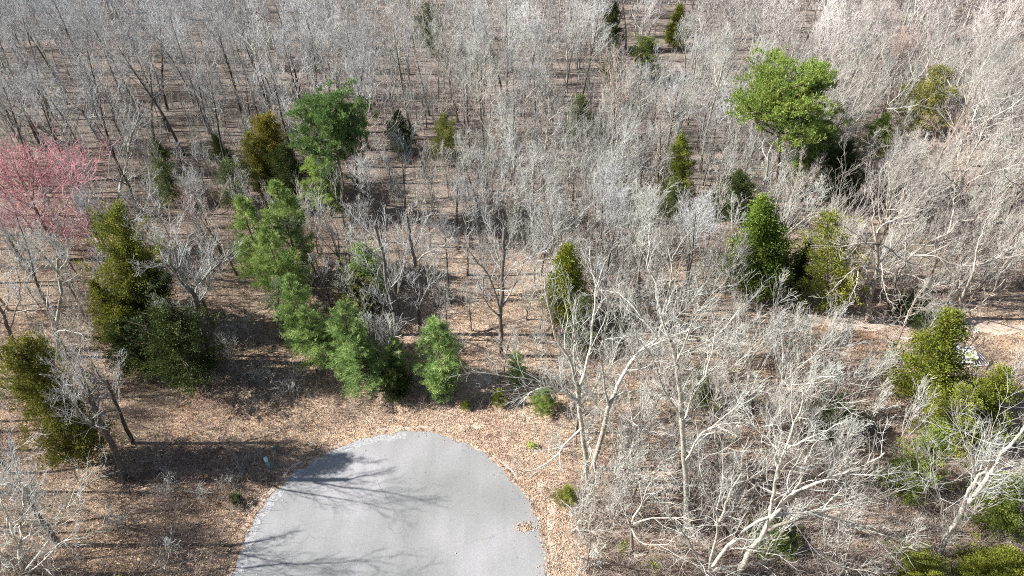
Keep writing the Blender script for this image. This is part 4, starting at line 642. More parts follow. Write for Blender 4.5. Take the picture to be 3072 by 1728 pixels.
('grey-barked tall bare tree behind the pointed yellow-green cedar', 8.98, 55.9, 'tall', 0.91, 1.44, 'grey'),
('grey-barked spreading bare tree behind the round yellow-green pine', 30.42, 82.21, 'spread', 1.0, 4.03, 'grey'),
('whitish spreading bare tree behind the rusty yellow cedar', 59.62, 96.08, 'spread', 1.05, 5.69, 'pale'),
('second cream-barked vase-shaped bare tree behind the shadowy right cedar', 46.73, 56.55, 'vase', 0.88, 1.47, 'warm'),
('second dark-barked spreading bare tree left of the tiny left cedar', -78.93, 89.01, 'spread', 0.98, 3.53, 'dark'),
('cream-barked spreading bare tree right of the narrow roadside cedar', 9.38, 25.18, 'spread', 0.83, 2.08, 'warm'),
('third grey-barked vase-shaped bare tree behind the olive pointed cedar', 19.48, 85.2, 'vase', 1.07, 2.3, 'grey'),
('whitish tall bare tree in front of the small olive top cedar', 26.27, 97.59, 'tall', 0.87, 1.99, 'pale'),
('nearest whitish tall bare tree left of the tiny left cedar', -61.56, 78.82, 'tall', 1.04, 2.89, 'pale'),
('cream-barked vase-shaped bare tree right of the small olive top cedar', 36.97, 97.81, 'vase', 0.76, 4.09, 'warm'),
('whitish vase-shaped bare tree behind the large bright green cedar', 28.59, 58.69, 'vase', 1.07, 3.05, 'pale'),
('nearest whitish spreading bare tree left of the compact green cedar', 43.83, 89.93, 'spread', 0.97, 5.63, 'pale'),
('second whitish vase-shaped bare tree behind the dark centre cedar', -21.67, 99.37, 'vase', 0.98, 4.94, 'pale'),
('second cream-barked spreading bare tree right of the rusty yellow cedar', 69.38, 96.98, 'spread', 0.98, 2.5, 'warm'),
('grey-barked spreading bare tree in front of the tiny left cedar', -46.4, 68.78, 'spread', 1.12, 1.39, 'grey'),
('second whitish tall bare tree left of the tiny left cedar', -71.42, 87.05, 'tall', 1.04, 4.06, 'pale'),
('third dark-barked tall bare tree behind the tiny right cedar', -38.51, 93.21, 'tall', 0.89, 1.7, 'dark'),
('second whitish tall bare tree right of the rusty yellow cedar', 85.52, 99.08, 'tall', 0.83, 1.82, 'pale'),
('grey-barked vase-shaped bare tree left of the lower olive cedar', -52.91, 42.92, 'vase', 0.81, 1.17, 'grey'),
('whitish tall bare tree right of the pointed yellow-green cedar', 12.82, 49.6, 'tall', 1.05, 3.66, 'pale'),
('second grey-barked spreading bare tree left of the tiny left cedar', -57.85, 76.75, 'spread', 1.04, 0.28, 'grey'),
('second whitish vase-shaped bare tree right of the faint yellowish cedar', 4.18, 91.64, 'vase', 1.1, 4.88, 'pale'),
('second grey-barked tall bare tree left of the tiny left cedar', -61.46, 74.18, 'tall', 0.99, 0.13, 'grey'),
('whitish tall bare tree behind the faint yellowish cedar', -6.06, 84.77, 'tall', 0.98, 2.95, 'pale'),
('nearest whitish tall bare tree right of the faint yellowish cedar', -3.73, 81.12, 'tall', 1.01, 5.74, 'pale'),
('cream-barked vase-shaped bare tree right of the dark shaded cedar', 36.06, 59.55, 'vase', 0.95, 2.79, 'warm'),
('pinkish-twigged tall bare tree behind the rusty yellow cedar', 55.2, 91.83, 'tall', 0.86, 2.68, 'pink'),
('second cream-barked vase-shaped bare tree behind the compact green cedar', 45.87, 95.67, 'vase', 1.1, 3.25, 'warm'),
('cream-barked vase-shaped bare tree right of the faint yellowish cedar', 1.97, 86.19, 'vase', 1.08, 4.33, 'warm'),
('second grey-barked vase-shaped bare tree behind the dark centre cedar', -12.83, 90.94, 'vase', 0.86, 3.21, 'grey'),
('second whitish vase-shaped bare tree right of the white debris', 56.54, 50.02, 'vase', 0.81, 2.58, 'pale'),
('nearest whitish spreading bare tree behind the dusky cedar', 15.67, 43.35, 'spread', 0.85, 3.61, 'pale'),
('whitish spreading bare tree right of the pointed yellow-green cedar', 11.29, 46.23, 'spread', 0.7, 5.96, 'pale'),
('nearest whitish spreading bare tree in front of the red maple', -54.57, 52.46, 'spread', 0.75, 0.98, 'pale'),
('nearest whitish vase-shaped bare tree right of the near-black cedar', 45.73, 68.44, 'vase', 0.85, 2.22, 'pale'),
('whitish vase-shaped bare tree right of the dusky cedar', 21.69, 41.91, 'vase', 0.82, 3.69, 'pale'),
('second grey-barked tall bare tree left of the red maple', -62.09, 69.47, 'tall', 0.88, 4.97, 'grey'),
('nearest cream-barked vase-shaped bare tree right of the shadowy right cedar', 51.98, 55.43, 'vase', 1.02, 5.21, 'warm'),
('whitish spreading bare tree in front of the compact green cedar', 60.48, 72.98, 'spread', 1.03, 0.27, 'pale'),
('grey-barked vase-shaped bare tree behind the round yellow-green pine', 26.37, 84.58, 'vase', 0.84, 3.24, 'grey'),
('nearest cream-barked spreading bare tree in front of the dusky cedar', 16.34, 35.94, 'spread', 0.69, 4.81, 'warm'),
('cream-barked spreading bare tree behind the compact green cedar', 43.02, 99.13, 'spread', 1.02, 6.16, 'warm'),
('grey-barked tall bare tree behind the gold-tipped olive cedar', -30.28, 81.21, 'tall', 1.09, 0.17, 'grey'),
('second grey-barked vase-shaped bare tree left of the olive pointed cedar', 12.51, 73.06, 'vase', 0.9, 0.46, 'grey'),
('second grey-barked tall bare tree behind the tiny left cedar', -50.57, 89.62, 'tall', 0.93, 4.32, 'grey'),
('nearest whitish spreading bare tree behind the dark centre cedar', -17.41, 91.92, 'spread', 0.98, 0.48, 'pale'),
('fourth whitish spreading bare tree right of the rusty yellow cedar', 71.3, 77.26, 'spread', 1.03, 2.69, 'pale'),
('third whitish vase-shaped bare tree left of the olive pointed cedar', 7.76, 72.33, 'vase', 1.1, 2.3, 'pale'),
('pinkish-twigged spreading bare tree right of the rusty yellow cedar', 81.38, 92.87, 'spread', 0.81, 0.7, 'pink'),
('whitish vase-shaped bare tree right of the dark corner cedar', 42.88, 26.75, 'vase', 0.81, 0.76, 'pale'),
('cream-barked vase-shaped bare tree behind the rusty yellow cedar', 65.29, 97.96, 'vase', 0.88, 1.11, 'warm'),
('nearest whitish vase-shaped bare tree right of the white debris', 53.12, 43.24, 'vase', 0.73, 5.82, 'pale'),
('second whitish spreading bare tree behind the dusky cedar', 16.37, 47.81, 'spread', 0.64, 6.1, 'pale'),
('fifth dark-barked tall bare tree behind the tiny right cedar', -38.66, 98.97, 'tall', 0.93, 1.6, 'dark'),
('second cream-barked vase-shaped bare tree behind the olive pointed cedar', 14.24, 84.39, 'vase', 1.1, 2.79, 'warm'),
('whitish vase-shaped bare tree right of the rusty yellow cedar', 75.52, 99.2, 'vase', 0.89, 2.19, 'pale'),
('whitish vase-shaped bare tree right of the near grey tree', 13.46, 30.44, 'vase', 0.72, 2.22, 'pale'),
('fourth grey-barked tall bare tree left of the tiny left cedar', -63.32, 93.63, 'tall', 0.99, 0.74, 'grey'),
('grey-barked vase-shaped bare tree left of the round yellow-green pine', 30.32, 75.43, 'vase', 1.04, 4.98, 'grey'),
('whitish vase-shaped bare tree left of the big yellow-green cedar', 31.96, 39.57, 'vase', 0.73, 2.87, 'pale'),
('nearest cream-barked vase-shaped bare tree behind the shadowy right cedar', 41.52, 57.44, 'vase', 1.03, 1.98, 'warm'),
('second grey-barked spreading bare tree behind the pointed yellow-green cedar', 0.29, 66.34, 'spread', 1.0, 3.63, 'grey'),
('cream-barked spreading bare tree behind the big yellow-green cedar', 37.04, 43.95, 'spread', 0.8, 0.95, 'warm'),
('cream-barked tall bare tree behind the rusty yellow cedar', 52.26, 99.17, 'tall', 0.9, 6.19, 'warm'),
('grey-barked tall bare tree behind the olive pointed cedar', 20.0, 77.56, 'tall', 0.91, 0.42, 'grey'),
('second whitish spreading bare tree right of the golden-green edge cedar', 47.58, 37.52, 'spread', 0.56, 0.31, 'pale'),
('nearest grey-barked tall bare tree left of the tiny left cedar', -55.7, 72.99, 'tall', 1.09, 5.75, 'grey'),
('whitish vase-shaped bare tree in front of the near-black cedar', 42.61, 65.53, 'vase', 0.99, 3.73, 'pale'),
('whitish spreading bare tree left of the red maple', -65.08, 65.18, 'spread', 0.66, 5.21, 'pale'),
('grey-barked vase-shaped bare tree behind the red maple', -52.53, 67.45, 'vase', 0.81, 2.21, 'grey'),
('second whitish spreading bare tree right of the near grey tree', 10.24, 34.31, 'spread', 0.78, 0.04, 'pale'),
('cream-barked vase-shaped bare tree right of the white debris', 50.14, 40.63, 'vase', 0.6, 0.07, 'warm'),
('second cream-barked vase-shaped bare tree right of the shadowy right cedar', 62.41, 60.65, 'vase', 0.86, 5.24, 'warm'),
('whitish tall bare tree in front of the rusty yellow cedar', 61.59, 84.28, 'tall', 0.86, 0.48, 'pale'),
('ninth grey-barked tall bare tree left of the tiny left cedar', -76.37, 97.77, 'tall', 1.06, 0.85, 'grey'),
('fourth dark-barked tall bare tree behind the tiny right cedar', -31.96, 95.99, 'tall', 1.09, 2.95, 'dark'),
('whitish spreading bare tree right of the leaning left cedar', -31.88, 50.28, 'spread', 0.89, 1.38, 'pale'),
('grey-barked spreading bare tree left of the dark centre cedar', -22.19, 89.44, 'spread', 0.91, 0.15, 'grey'),
('nearest cream-barked spreading bare tree right of the rusty yellow cedar', 69.27, 91.57, 'spread', 1.08, 2.78, 'warm'),
('third grey-barked vase-shaped bare tree behind the dark centre cedar', -16.35, 96.98, 'vase', 0.91, 2.21, 'grey'),
('second whitish vase-shaped bare tree right of the near-black cedar', 53.39, 62.69, 'vase', 0.88, 2.09, 'pale'),
('nearest whitish spreading bare tree right of the rusty yellow cedar', 64.38, 92.24, 'spread', 0.94, 2.95, 'pale'),
('whitish spreading bare tree in front of the near-black cedar', 46.32, 63.77, 'spread', 0.83, 5.74, 'pale'),
('cream-barked spreading bare tree left of the compact green cedar', 46.74, 85.04, 'spread', 0.9, 0.34, 'warm'),
('nearest dark-barked tall bare tree behind the tiny right cedar', -41.89, 84.54, 'tall', 0.88, 5.0, 'dark'),
('nearest grey-barked vase-shaped bare tree left of the olive pointed cedar', 16.22, 71.13, 'vase', 0.86, 4.26, 'grey'),
('second dark-barked tall bare tree left of the dark centre cedar', -20.42, 80.61, 'tall', 1.11, 5.16, 'dark'),
('nearest grey-barked vase-shaped bare tree behind the faint yellowish cedar', -7.04, 88.86, 'vase', 1.1, 1.77, 'grey'),
('whitish vase-shaped bare tree right of the pointed yellow-green cedar', 13.9, 54.38, 'vase', 0.92, 4.48, 'pale'),
('grey-barked tall bare tree right of the tiny right cedar', -28.83, 87.45, 'tall', 1.02, 5.08, 'grey'),
('whitish spreading bare tree right of the small lime pine', 5.77, 36.39, 'spread', 0.83, 0.12, 'pale'),
('nearest cream-barked vase-shaped bare tree left of the dusky cedar', 12.67, 37.71, 'vase', 0.84, 1.18, 'warm'),
('cream-barked spreading bare tree behind the low spreading cedar', 18.44, 29.31, 'spread', 0.73, 0.1, 'warm'),
('nearest grey-barked vase-shaped bare tree right of the faint yellowish cedar', -1.08, 83.94, 'vase', 0.8, 3.22, 'grey'),
('seventh grey-barked tall bare tree left of the tiny left cedar', -69.91, 98.17, 'tall', 1.04, 2.48, 'grey'),
('cream-barked tall bare tree behind the dark centre cedar', -14.41, 87.48, 'tall', 1.06, 1.25, 'warm'),
('grey-barked spreading bare tree left of the dull green cedar', -43.21, 39.02, 'spread', 0.68, 1.4, 'grey'),
('cream-barked tall bare tree in front of the compact green cedar', 57.12, 75.38, 'tall', 0.97, 2.06, 'warm'),
('nearest cream-barked vase-shaped bare tree behind the olive pointed cedar', 18.87, 73.88, 'vase', 1.07, 2.6, 'warm'),
('nearest whitish spreading bare tree right of the golden-green edge cedar', 45.86, 34.1, 'spread', 0.79, 0.03, 'pale'),
('cream-barked vase-shaped bare tree behind the low spreading cedar', 22.63, 29.28, 'vase', 0.65, 2.14, 'warm'),
('whitish spreading bare tree in front of the dark corner cedar', 39.95, 23.12, 'spread', 0.59, 0.7, 'pale'),
('third grey-barked tall bare tree left of the red maple', -67.83, 69.55, 'tall', 1.02, 4.84, 'grey'),
('grey-barked spreading bare tree behind the tiny left cedar', -50.53, 84.42, 'spread', 1.0, 5.67, 'grey'),
('cream-barked spreading bare tree in front of the rusty yellow cedar', 65.46, 70.42, 'spread', 0.99, 0.39, 'warm'),
('grey-barked tall bare tree in front of the narrow olive cedar', 9.85, 93.3, 'tall', 1.03, 1.74, 'grey'),
('nearest whitish tall bare tree right of the rusty yellow cedar', 76.45, 84.45, 'tall', 0.97, 4.62, 'pale'),
('whitish vase-shaped bare tree right of the olive pointed cedar', 25.13, 70.43, 'vase', 0.8, 2.07, 'pale'),
('second whitish spreading bare tree right of the rusty yellow cedar', 68.4, 82.43, 'spread', 0.95, 0.88, 'pale'),
('second whitish tall bare tree right of the faint yellowish cedar', -1.02, 88.66, 'tall', 1.12, 1.76, 'pale'),
('whitish spreading bare tree right of the red maple', -44.16, 65.46, 'spread', 0.7, 4.62, 'pale'),
('pinkish-twigged vase-shaped bare tree in front of the narrow olive cedar', 15.25, 88.96, 'vase', 1.06, 2.7, 'pink'),
('fourth dark-barked tall bare tree left of the tiny left cedar', -67.04, 84.44, 'tall', 1.04, 0.26, 'dark'),
('cream-barked spreading bare tree behind the lower side pine', 40.54, 78.17, 'spread', 1.05, 3.29, 'warm'),
('second grey-barked vase-shaped bare tree right of the faint yellowish cedar', 4.03, 76.68, 'vase', 0.78, 4.66, 'grey'),
('nearest cream-barked spreading bare tree right of the near-black cedar', 49.68, 66.17, 'spread', 0.91, 1.37, 'warm'),
('cream-barked tall bare tree behind the sprawling white tree', 37.32, 55.37, 'tall', 0.99, 0.51, 'warm'),
('whitish spreading bare tree left of the big yellow-green cedar', 28.4, 39.83, 'spread', 0.69, 6.09, 'pale'),
('whitish vase-shaped bare tree in front of the shadowy right cedar', 40.73, 46.25, 'vase', 0.61, 1.2, 'pale'),
('whitish spreading bare tree behind the lower side pine', 36.0, 81.13, 'spread', 0.9, 1.08, 'pale'),
('cream-barked spreading bare tree left of the green cedar in corner', 25.18, 34.58, 'spread', 0.71, 4.29, 'warm'),
('whitish spreading bare tree in front of the faint yellowish cedar', -4.04, 69.95, 'spread', 0.8, 1.73, 'pale'),
('cream-barked vase-shaped bare tree in front of the pale clearing stones', 5.66, 23.55, 'vase', 0.76, 3.93, 'warm'),
('whitish spreading bare tree left of the dull green cedar', -40.73, 42.2, 'spread', 0.66, 5.5, 'pale'),
('whitish vase-shaped bare tree left of the narrow olive cedar', 4.73, 95.61, 'vase', 0.82, 1.74, 'pale'),
('grey-barked vase-shaped bare tree in front of the red maple', -53.17, 56.26, 'vase', 0.84, 3.12, 'grey'),
('second cream-barked vase-shaped bare tree left of the dusky cedar', 12.17, 42.89, 'vase', 0.71, 3.3, 'warm'),
('pinkish-twigged spreading bare tree left of the left twin pine', -31.36, 57.96, 'spread', 0.81, 1.3, 'pink'),
('second grey-barked tall bare tree behind the faint yellowish cedar', -5.14, 99.32, 'tall', 0.88, 0.93, 'grey'),
('nearest whitish spreading bare tree in front of the rusty yellow cedar', 59.28, 79.14, 'spread', 1.08, 2.04, 'pale'),
('whitish spreading bare tree left of the left edge cedar', -46.72, 36.58, 'spread', 0.67, 5.64, 'pale'),
('second cream-barked tall bare tree behind the faint yellowish cedar', -8.12, 92.53, 'tall', 0.76, 3.2, 'warm'),
('second grey-barked vase-shaped bare tree behind the olive pointed cedar', 22.15, 81.64, 'vase', 1.04, 5.04, 'grey'),
('third cream-barked vase-shaped bare tree behind the compact green cedar', 40.55, 95.25, 'vase', 0.81, 0.99, 'warm'),
('nearest whitish vase-shaped bare tree behind the dark centre cedar', -11.63, 99.08, 'vase', 1.01, 1.27, 'pale'),
('whitish vase-shaped bare tree left of the rusty yellow cedar', 50.36, 95.47, 'vase', 1.08, 1.76, 'pale'),
('cream-barked spreading bare tree right of the white debris', 60.79, 56.14, 'spread', 0.99, 2.62, 'warm'),
('whitish spreading bare tree behind the compact green cedar', 52.7, 87.27, 'spread', 0.96, 5.87, 'pale'),
('cream-barked tall bare tree behind the round yellow-green pine', 27.73, 88.24, 'tall', 0.79, 4.14, 'warm'),
('grey-barked tall bare tree left of the narrow olive cedar', 2.76, 99.19, 'tall', 0.78, 4.8, 'grey'),
('eighth grey-barked tall bare tree left of the tiny left cedar', -76.92, 84.37, 'tall', 1.07, 5.06, 'grey'),
('grey-barked tall bare tree left of the large bright green cedar', 18.24, 51.87, 'tall', 0.89, 2.76, 'grey'),
('second grey-barked tall bare tree behind the tiny right cedar', -46.9, 92.57, 'tall', 0.95, 2.87, 'grey'),
('second grey-barked tall bare tree right of the faint yellowish cedar', 3.71, 82.33, 'tall', 0.77, 0.8, 'grey'),
('whitish spreading bare tree right of the low spreading cedar', 24.92, 23.2, 'spread', 0.57, 0.27, 'pale'),
('nearest cream-barked vase-shaped bare tree in front of the rusty yellow cedar', 67.4, 78.52, 'vase', 0.92, 3.1, 'warm'),
('nearest whitish tall bare tree left of the red maple', -57.37, 60.66, 'tall', 0.94, 2.71, 'pale'),
('cream-barked vase-shaped bare tree behind the lower side pine', 33.48, 85.9, 'vase', 0.79, 3.36, 'warm'),
('nearest whitish spreading bare tree right of the near grey tree', 10.03, 29.83, 'spread', 0.8, 0.42, 'pale'),
('dark-barked tall bare tree right of the tiny right cedar', -34.52, 80.82, 'tall', 0.86, 5.05, 'dark'),
('cream-barked vase-shaped bare tree right of the small lime pine', 9.99, 40.25, 'vase', 0.56, 5.19, 'warm'),
('nearest grey-barked spreading bare tree behind the pointed yellow-green cedar', 5.83, 53.78, 'spread', 0.92, 0.34, 'grey'),
('cream-barked vase-shaped bare tree in front of the dark rear cedar', 31.66, 62.57, 'vase', 0.95, 0.32, 'warm'),
('whitish vase-shaped bare tree left of the large bright green cedar', 23.8, 55.66, 'vase', 0.97, 2.25, 'pale'),
('fourth grey-barked tall bare tree left of the red maple', -70.06, 73.14, 'tall', 1.1, 4.5, 'grey'),
('nearest grey-barked vase-shaped bare tree behind the dark centre cedar', -18.15, 88.02, 'vase', 0.91, 1.72, 'grey'),
('whitish tall bare tree behind the lower side pine', 34.13, 91.89, 'tall', 0.78, 3.98, 'pale'),
('nearest whitish vase-shaped bare tree right of the faint yellowish cedar', 0.33, 76.07, 'vase', 1.06, 3.36, 'pale'),
('nearest grey-barked tall bare tree left of the left edge cedar', -45.28, 30.37, 'tall', 0.9, 2.73, 'grey'),
('grey-barked spreading bare tree in front of the left edge cedar', -42.66, 24.19, 'spread', 0.95, 5.0, 'grey'),
('grey-barked spreading bare tree left of the left edge cedar', -43.28, 32.28, 'spread', 0.75, 5.93, 'grey'),
('grey-barked tall bare tree in front of the left edge cedar', -38.13, 18.91, 'tall', 0.95, 1.85, 'grey'),
('fourth grey-barked tall bare tree left of the left edge cedar', -52.79, 37.7, 'tall', 0.95, 2.55, 'grey'),
('third grey-barked tall bare tree left of the left edge cedar', -50.24, 34.7, 'tall', 0.85, 5.05, 'grey'),
('dark-barked tall bare tree left of the left edge cedar', -46.98, 27.16, 'tall', 0.9, 0.0, 'dark'),
('second grey-barked tall bare tree left of the left edge cedar', -43.43, 27.16, 'tall', 0.8, 2.49, 'grey'),
('grey-barked tall bare tree left of the lower olive cedar', -57.6, 42.4, 'tall', 1.0, 0.26, 'grey'),
]
SAPLINGS=[
('second whitish slender bare sapling right of the faint yellowish cedar', 3.65, 80.18, 'sap', 0.94, 0.54, 'pale'),
('cream-barked slender bare sapling in front of the dusky cedar', 14.23, 35.57, 'sap', 0.72, 4.54, 'warm'),
('second grey-barked slender bare sapling behind the olive pointed cedar', 16.49, 84.06, 'sap', 0.85, 2.3, 'grey'),
('grey-barked slender bare sapling in front of the round dark green pine', -19.22, 61.8, 'sap', 0.68, 1.71, 'grey'),
('nearest grey-barked slender bare sapling right of the faint yellowish cedar', -0.96, 74.76, 'sap', 0.95, 1.09, 'grey'),
('second dark-barked slender bare sapling behind the tiny left cedar', -57.13, 92.66, 'sap', 1.03, 0.37, 'dark'),
('cream-barked slender bare sapling left of the olive low cedar', -19.49, 52.35, 'sap', 1.12, 5.51, 'warm'),
('grey-barked slender bare sapling right of the small olive top cedar', 30.91, 97.55, 'sap', 1.07, 3.75, 'grey'),
('third grey-barked slender bare sapling left of the tiny left cedar', -56.61, 83.02, 'sap', 0.68, 4.37, 'grey'),
('third dark-barked slender bare sapling left of the tiny left cedar', -62.31, 84.85, 'sap', 0.88, 1.54, 'dark'),
('second grey-barked slender bare sapling in front of the red maple', -56.61, 53.18, 'sap', 1.07, 3.51, 'grey'),
('ninth grey-barked slender bare sapling left of the tiny left cedar', -70.12, 80.93, 'sap', 0.75, 3.19, 'grey'),
('fifth grey-barked slender bare sapling behind the tiny right cedar', -45.1, 98.29, 'sap', 1.11, 3.26, 'grey'),
('fifth grey-barked slender bare sapling left of the tiny left cedar', -62.79, 81.73, 'sap', 0.84, 3.05, 'grey'),
('whitish slender bare sapling in front of the near grey tree', 10.49, 27.16, 'sap', 1.21, 4.46, 'pale'),
('nearest cream-barked slender bare sapling left of the olive pointed cedar', 12.77, 67.06, 'sap', 0.7, 1.61, 'warm'),
('third grey-barked slender bare sapling behind the dark centre cedar', -7.54, 98.19, 'sap', 1.18, 1.91, 'grey'),
('third dark-barked slender bare sapling behind the tiny right cedar', -44.72, 94.11, 'sap', 0.67, 6.15, 'dark'),
('nearest cream-barked slender bare sapling right of the near-black cedar', 47.79, 67.2, 'sap', 0.97, 2.69, 'warm'),
('whitish slender bare sapling right of the lower side pine', 41.81, 75.69, 'sap', 0.67, 3.95, 'pale'),
('nearest grey-barked slender bare sapling left of the thin grey-green cedar', -39.17, 71.82, 'sap', 0.73, 2.13, 'grey'),
('cream-barked slender bare sapling behind the compact green cedar', 41.4, 98.07, 'sap', 1.03, 3.39, 'warm'),
('second grey-barked slender bare sapling in front of the faint yellowish cedar', -5.26, 67.84, 'sap', 0.98, 5.7, 'grey'),
('pinkish-twigged slender bare sapling right of the near-black cedar', 56.03, 69.69, 'sap', 0.9, 1.67, 'pink'),
('grey-barked slender bare sapling right of the dull green cedar', -34.59, 44.94, 'sap', 0.97, 4.76, 'grey'),
('second whitish slender bare sapling right of the dusky cedar', 26.94, 38.95, 'sap', 1.22, 5.68, 'pale'),
('whitish slender bare sapling behind the right twin pine', -26.62, 63.17, 'sap', 0.96, 4.15, 'pale'),
('whitish slender bare sapling right of the pointed yellow-green cedar', 9.57, 53.82, 'sap', 0.99, 0.46, 'pale'),
('third whitish slender bare sapling in front of the compact green cedar', 51.84, 75.42, 'sap', 1.21, 2.03, 'pale'),
('fourth grey-barked slender bare sapling behind the pointed yellow-green cedar', 2.23, 67.24, 'sap', 0.79, 1.39, 'grey'),
('whitish slender bare sapling behind the dark rear cedar', 28.68, 69.14, 'sap', 1.03, 4.2, 'pale'),
('third cream-barked slender bare sapling right of the near-black cedar', 52.32, 68.48, 'sap', 1.09, 3.25, 'warm'),
('cream-barked slender bare sapling behind the olive pointed cedar', 11.97, 81.83, 'sap', 0.85, 0.8, 'warm'),
('second cream-barked slender bare sapling right of the near-black cedar', 49.52, 69.74, 'sap', 0.81, 3.94, 'warm'),
('third grey-barked slender bare sapling behind the tiny left cedar', -56.31, 88.65, 'sap', 1.18, 5.36, 'grey'),
('third grey-barked slender bare sapling behind the tiny right cedar', -35.72, 94.17, 'sap', 0.82, 2.43, 'grey'),
('nearest grey-barked slender bare sapling in front of the faint yellowish cedar', -4.43, 71.96, 'sap', 1.23, 0.45, 'grey'),
('second whitish slender bare sapling behind the compact green cedar', 43.83, 94.08, 'sap', 1.14, 1.28, 'pale'),
('second grey-barked slender bare sapling left of the red maple', -54.87, 59.54, 'sap', 1.01, 5.79, 'grey'),
('nearest grey-barked slender bare sapling behind the dark centre cedar', -22.61, 91.57, 'sap', 0.67, 3.69, 'grey'),
('whitish slender bare sapling in front of the red maple', -48.54, 55.3, 'sap', 1.16, 1.62, 'pale'),
('nearest whitish slender bare sapling behind the compact green cedar', 45.65, 93.62, 'sap', 1.06, 5.85, 'pale'),
('grey-barked slender bare sapling behind the lower olive cedar', -43.42, 53.83, 'sap', 1.17, 1.5, 'grey'),
('third whitish slender bare sapling behind the pointed yellow-green cedar', 5.98, 64.08, 'sap', 1.23, 4.31, 'pale'),
('second grey-barked slender bare sapling right of the tiny right cedar', -33.72, 83.36, 'sap', 1.15, 2.58, 'grey'),
('second whitish slender bare sapling behind the olive pointed cedar', 15.23, 79.42, 'sap', 0.84, 0.28, 'pale'),
('nearest pinkish-twigged slender bare sapling left of the rusty yellow cedar', 53.66, 89.89, 'sap', 1.09, 0.57, 'pink'),
('nearest cream-barked slender bare sapling in front of the faint yellowish cedar', -8.32, 73.18, 'sap', 1.19, 3.57, 'warm'),
('second cream-barked slender bare sapling in front of the compact green cedar', 57.36, 72.29, 'sap', 0.87, 4.72, 'warm'),
('grey-barked slender bare sapling in front of the olive pointed cedar', 14.6, 64.23, 'sap', 1.04, 2.73, 'grey'),
('third cream-barked slender bare sapling right of the rusty yellow cedar', 74.39, 84.02, 'sap', 0.86, 4.05, 'warm'),
('whitish slender bare sapling in front of the dusky cedar', 18.2, 35.29, 'sap', 1.25, 5.83, 'pale'),
('cream-barked slender bare sapling right of the dusky cedar', 25.53, 43.75, 'sap', 0.92, 4.84, 'warm'),
('whitish slender bare sapling right of the solitary straight tree', 2.35, 45.18, 'sap', 0.74, 2.02, 'pale'),
('whitish slender bare sapling right of the shadowy right cedar', 57.87, 59.39, 'sap', 0.73, 2.05, 'pale'),
('nearest grey-barked slender bare sapling right of the pointed yellow-green cedar', 8.24, 51.49, 'sap', 1.2, 0.08, 'grey'),
('third cream-barked slender bare sapling behind the rusty yellow cedar', 67.84, 98.2, 'sap', 0.67, 2.35, 'warm'),
('fourth cream-barked slender bare sapling right of the shadowy right cedar', 60.37, 59.88, 'sap', 0.7, 2.28, 'warm'),
('grey-barked slender bare sapling left of the large bright green cedar', 21.16, 55.16, 'sap', 0.86, 3.68, 'grey'),
('grey-barked slender bare sapling left of the round yellow-green pine', 31.24, 70.07, 'sap', 0.89, 2.18, 'grey'),
('nearest whitish slender bare sapling right of the rusty yellow cedar', 67.75, 87.53, 'sap', 1.22, 1.63, 'pale'),
('nearest whitish slender bare sapling right of the round dark green pine', -18.17, 66.59, 'sap', 0.79, 1.37, 'pale'),
('third grey-barked slender bare sapling right of the tiny right cedar', -32.54, 86.33, 'sap', 0.85, 2.15, 'grey'),
('nearest whitish slender bare sapling behind the lower side pine', 38.59, 83.34, 'sap', 0.82, 0.4, 'pale'),
('dark-barked slender bare sapling right of the tiny left cedar', -43.59, 76.66, 'sap', 0.94, 0.36, 'dark'),
('second grey-barked slender bare sapling left of the tiny left cedar', -53.47, 73.52, 'sap', 0.76, 0.05, 'grey'),
('fourth grey-barked slender bare sapling left of the red maple', -61.28, 59.56, 'sap', 1.11, 3.69, 'grey'),
('cream-barked slender bare sapling in front of the large bright green cedar', 24.33, 46.88, 'sap', 0.65, 2.08, 'warm'),
('second pinkish-twigged slender bare sapling right of the shadowy right cedar', 52.06, 60.75, 'sap', 1.13, 5.09, 'pink'),
('nearest whitish slender bare sapling behind the dark centre cedar', -12.9, 89.03, 'sap', 0.75, 0.05, 'pale'),
('fourth dark-barked slender bare sapling behind the tiny right cedar', -37.29, 96.31, 'sap', 0.89, 1.27, 'dark'),
('third grey-barked slender bare sapling behind the red maple', -57.67, 69.15, 'sap', 1.06, 0.63, 'grey'),
('second whitish slender bare sapling behind the tiny right cedar', -35.55, 96.72, 'sap', 0.72, 2.25, 'pale'),
('third cream-barked slender bare sapling right of the shadowy right cedar', 52.01, 58.49, 'sap', 0.86, 1.75, 'warm'),
('second whitish slender bare sapling in front of the small olive top cedar', 17.38, 96.72, 'sap', 0.69, 5.76, 'pale'),
('fourth whitish slender bare sapling left of the olive pointed cedar', 8.53, 69.92, 'sap', 1.24, 2.09, 'pale'),
('second grey-barked slender bare sapling behind the dark centre cedar', -23.8, 95.85, 'sap', 0.73, 0.1, 'grey'),
('nearest whitish slender bare sapling right of the dusky cedar', 21.57, 37.31, 'sap', 0.91, 4.01, 'pale'),
('seventh grey-barked slender bare sapling left of the tiny left cedar', -65.31, 87.71, 'sap', 0.92, 3.2, 'grey'),
('third whitish slender bare sapling right of the dusky cedar', 27.08, 42.82, 'sap', 1.1, 2.64, 'pale'),
('cream-barked slender bare sapling right of the dark shaded cedar', 35.25, 56.88, 'sap', 0.76, 3.42, 'warm'),
('nearest grey-barked slender bare sapling in front of the red maple', -51.77, 54.74, 'sap', 0.85, 0.08, 'grey'),
('nearest whitish slender bare sapling behind the pointed yellow-green cedar', 4.46, 52.55, 'sap', 1.17, 0.51, 'pale'),
('second dark-barked slender bare sapling behind the tiny right cedar', -32.5, 88.16, 'sap', 0.95, 2.93, 'dark'),
('fourth grey-barked slender bare sapling left of the tiny left cedar', -60.06, 76.76, 'sap', 1.14, 0.32, 'grey'),
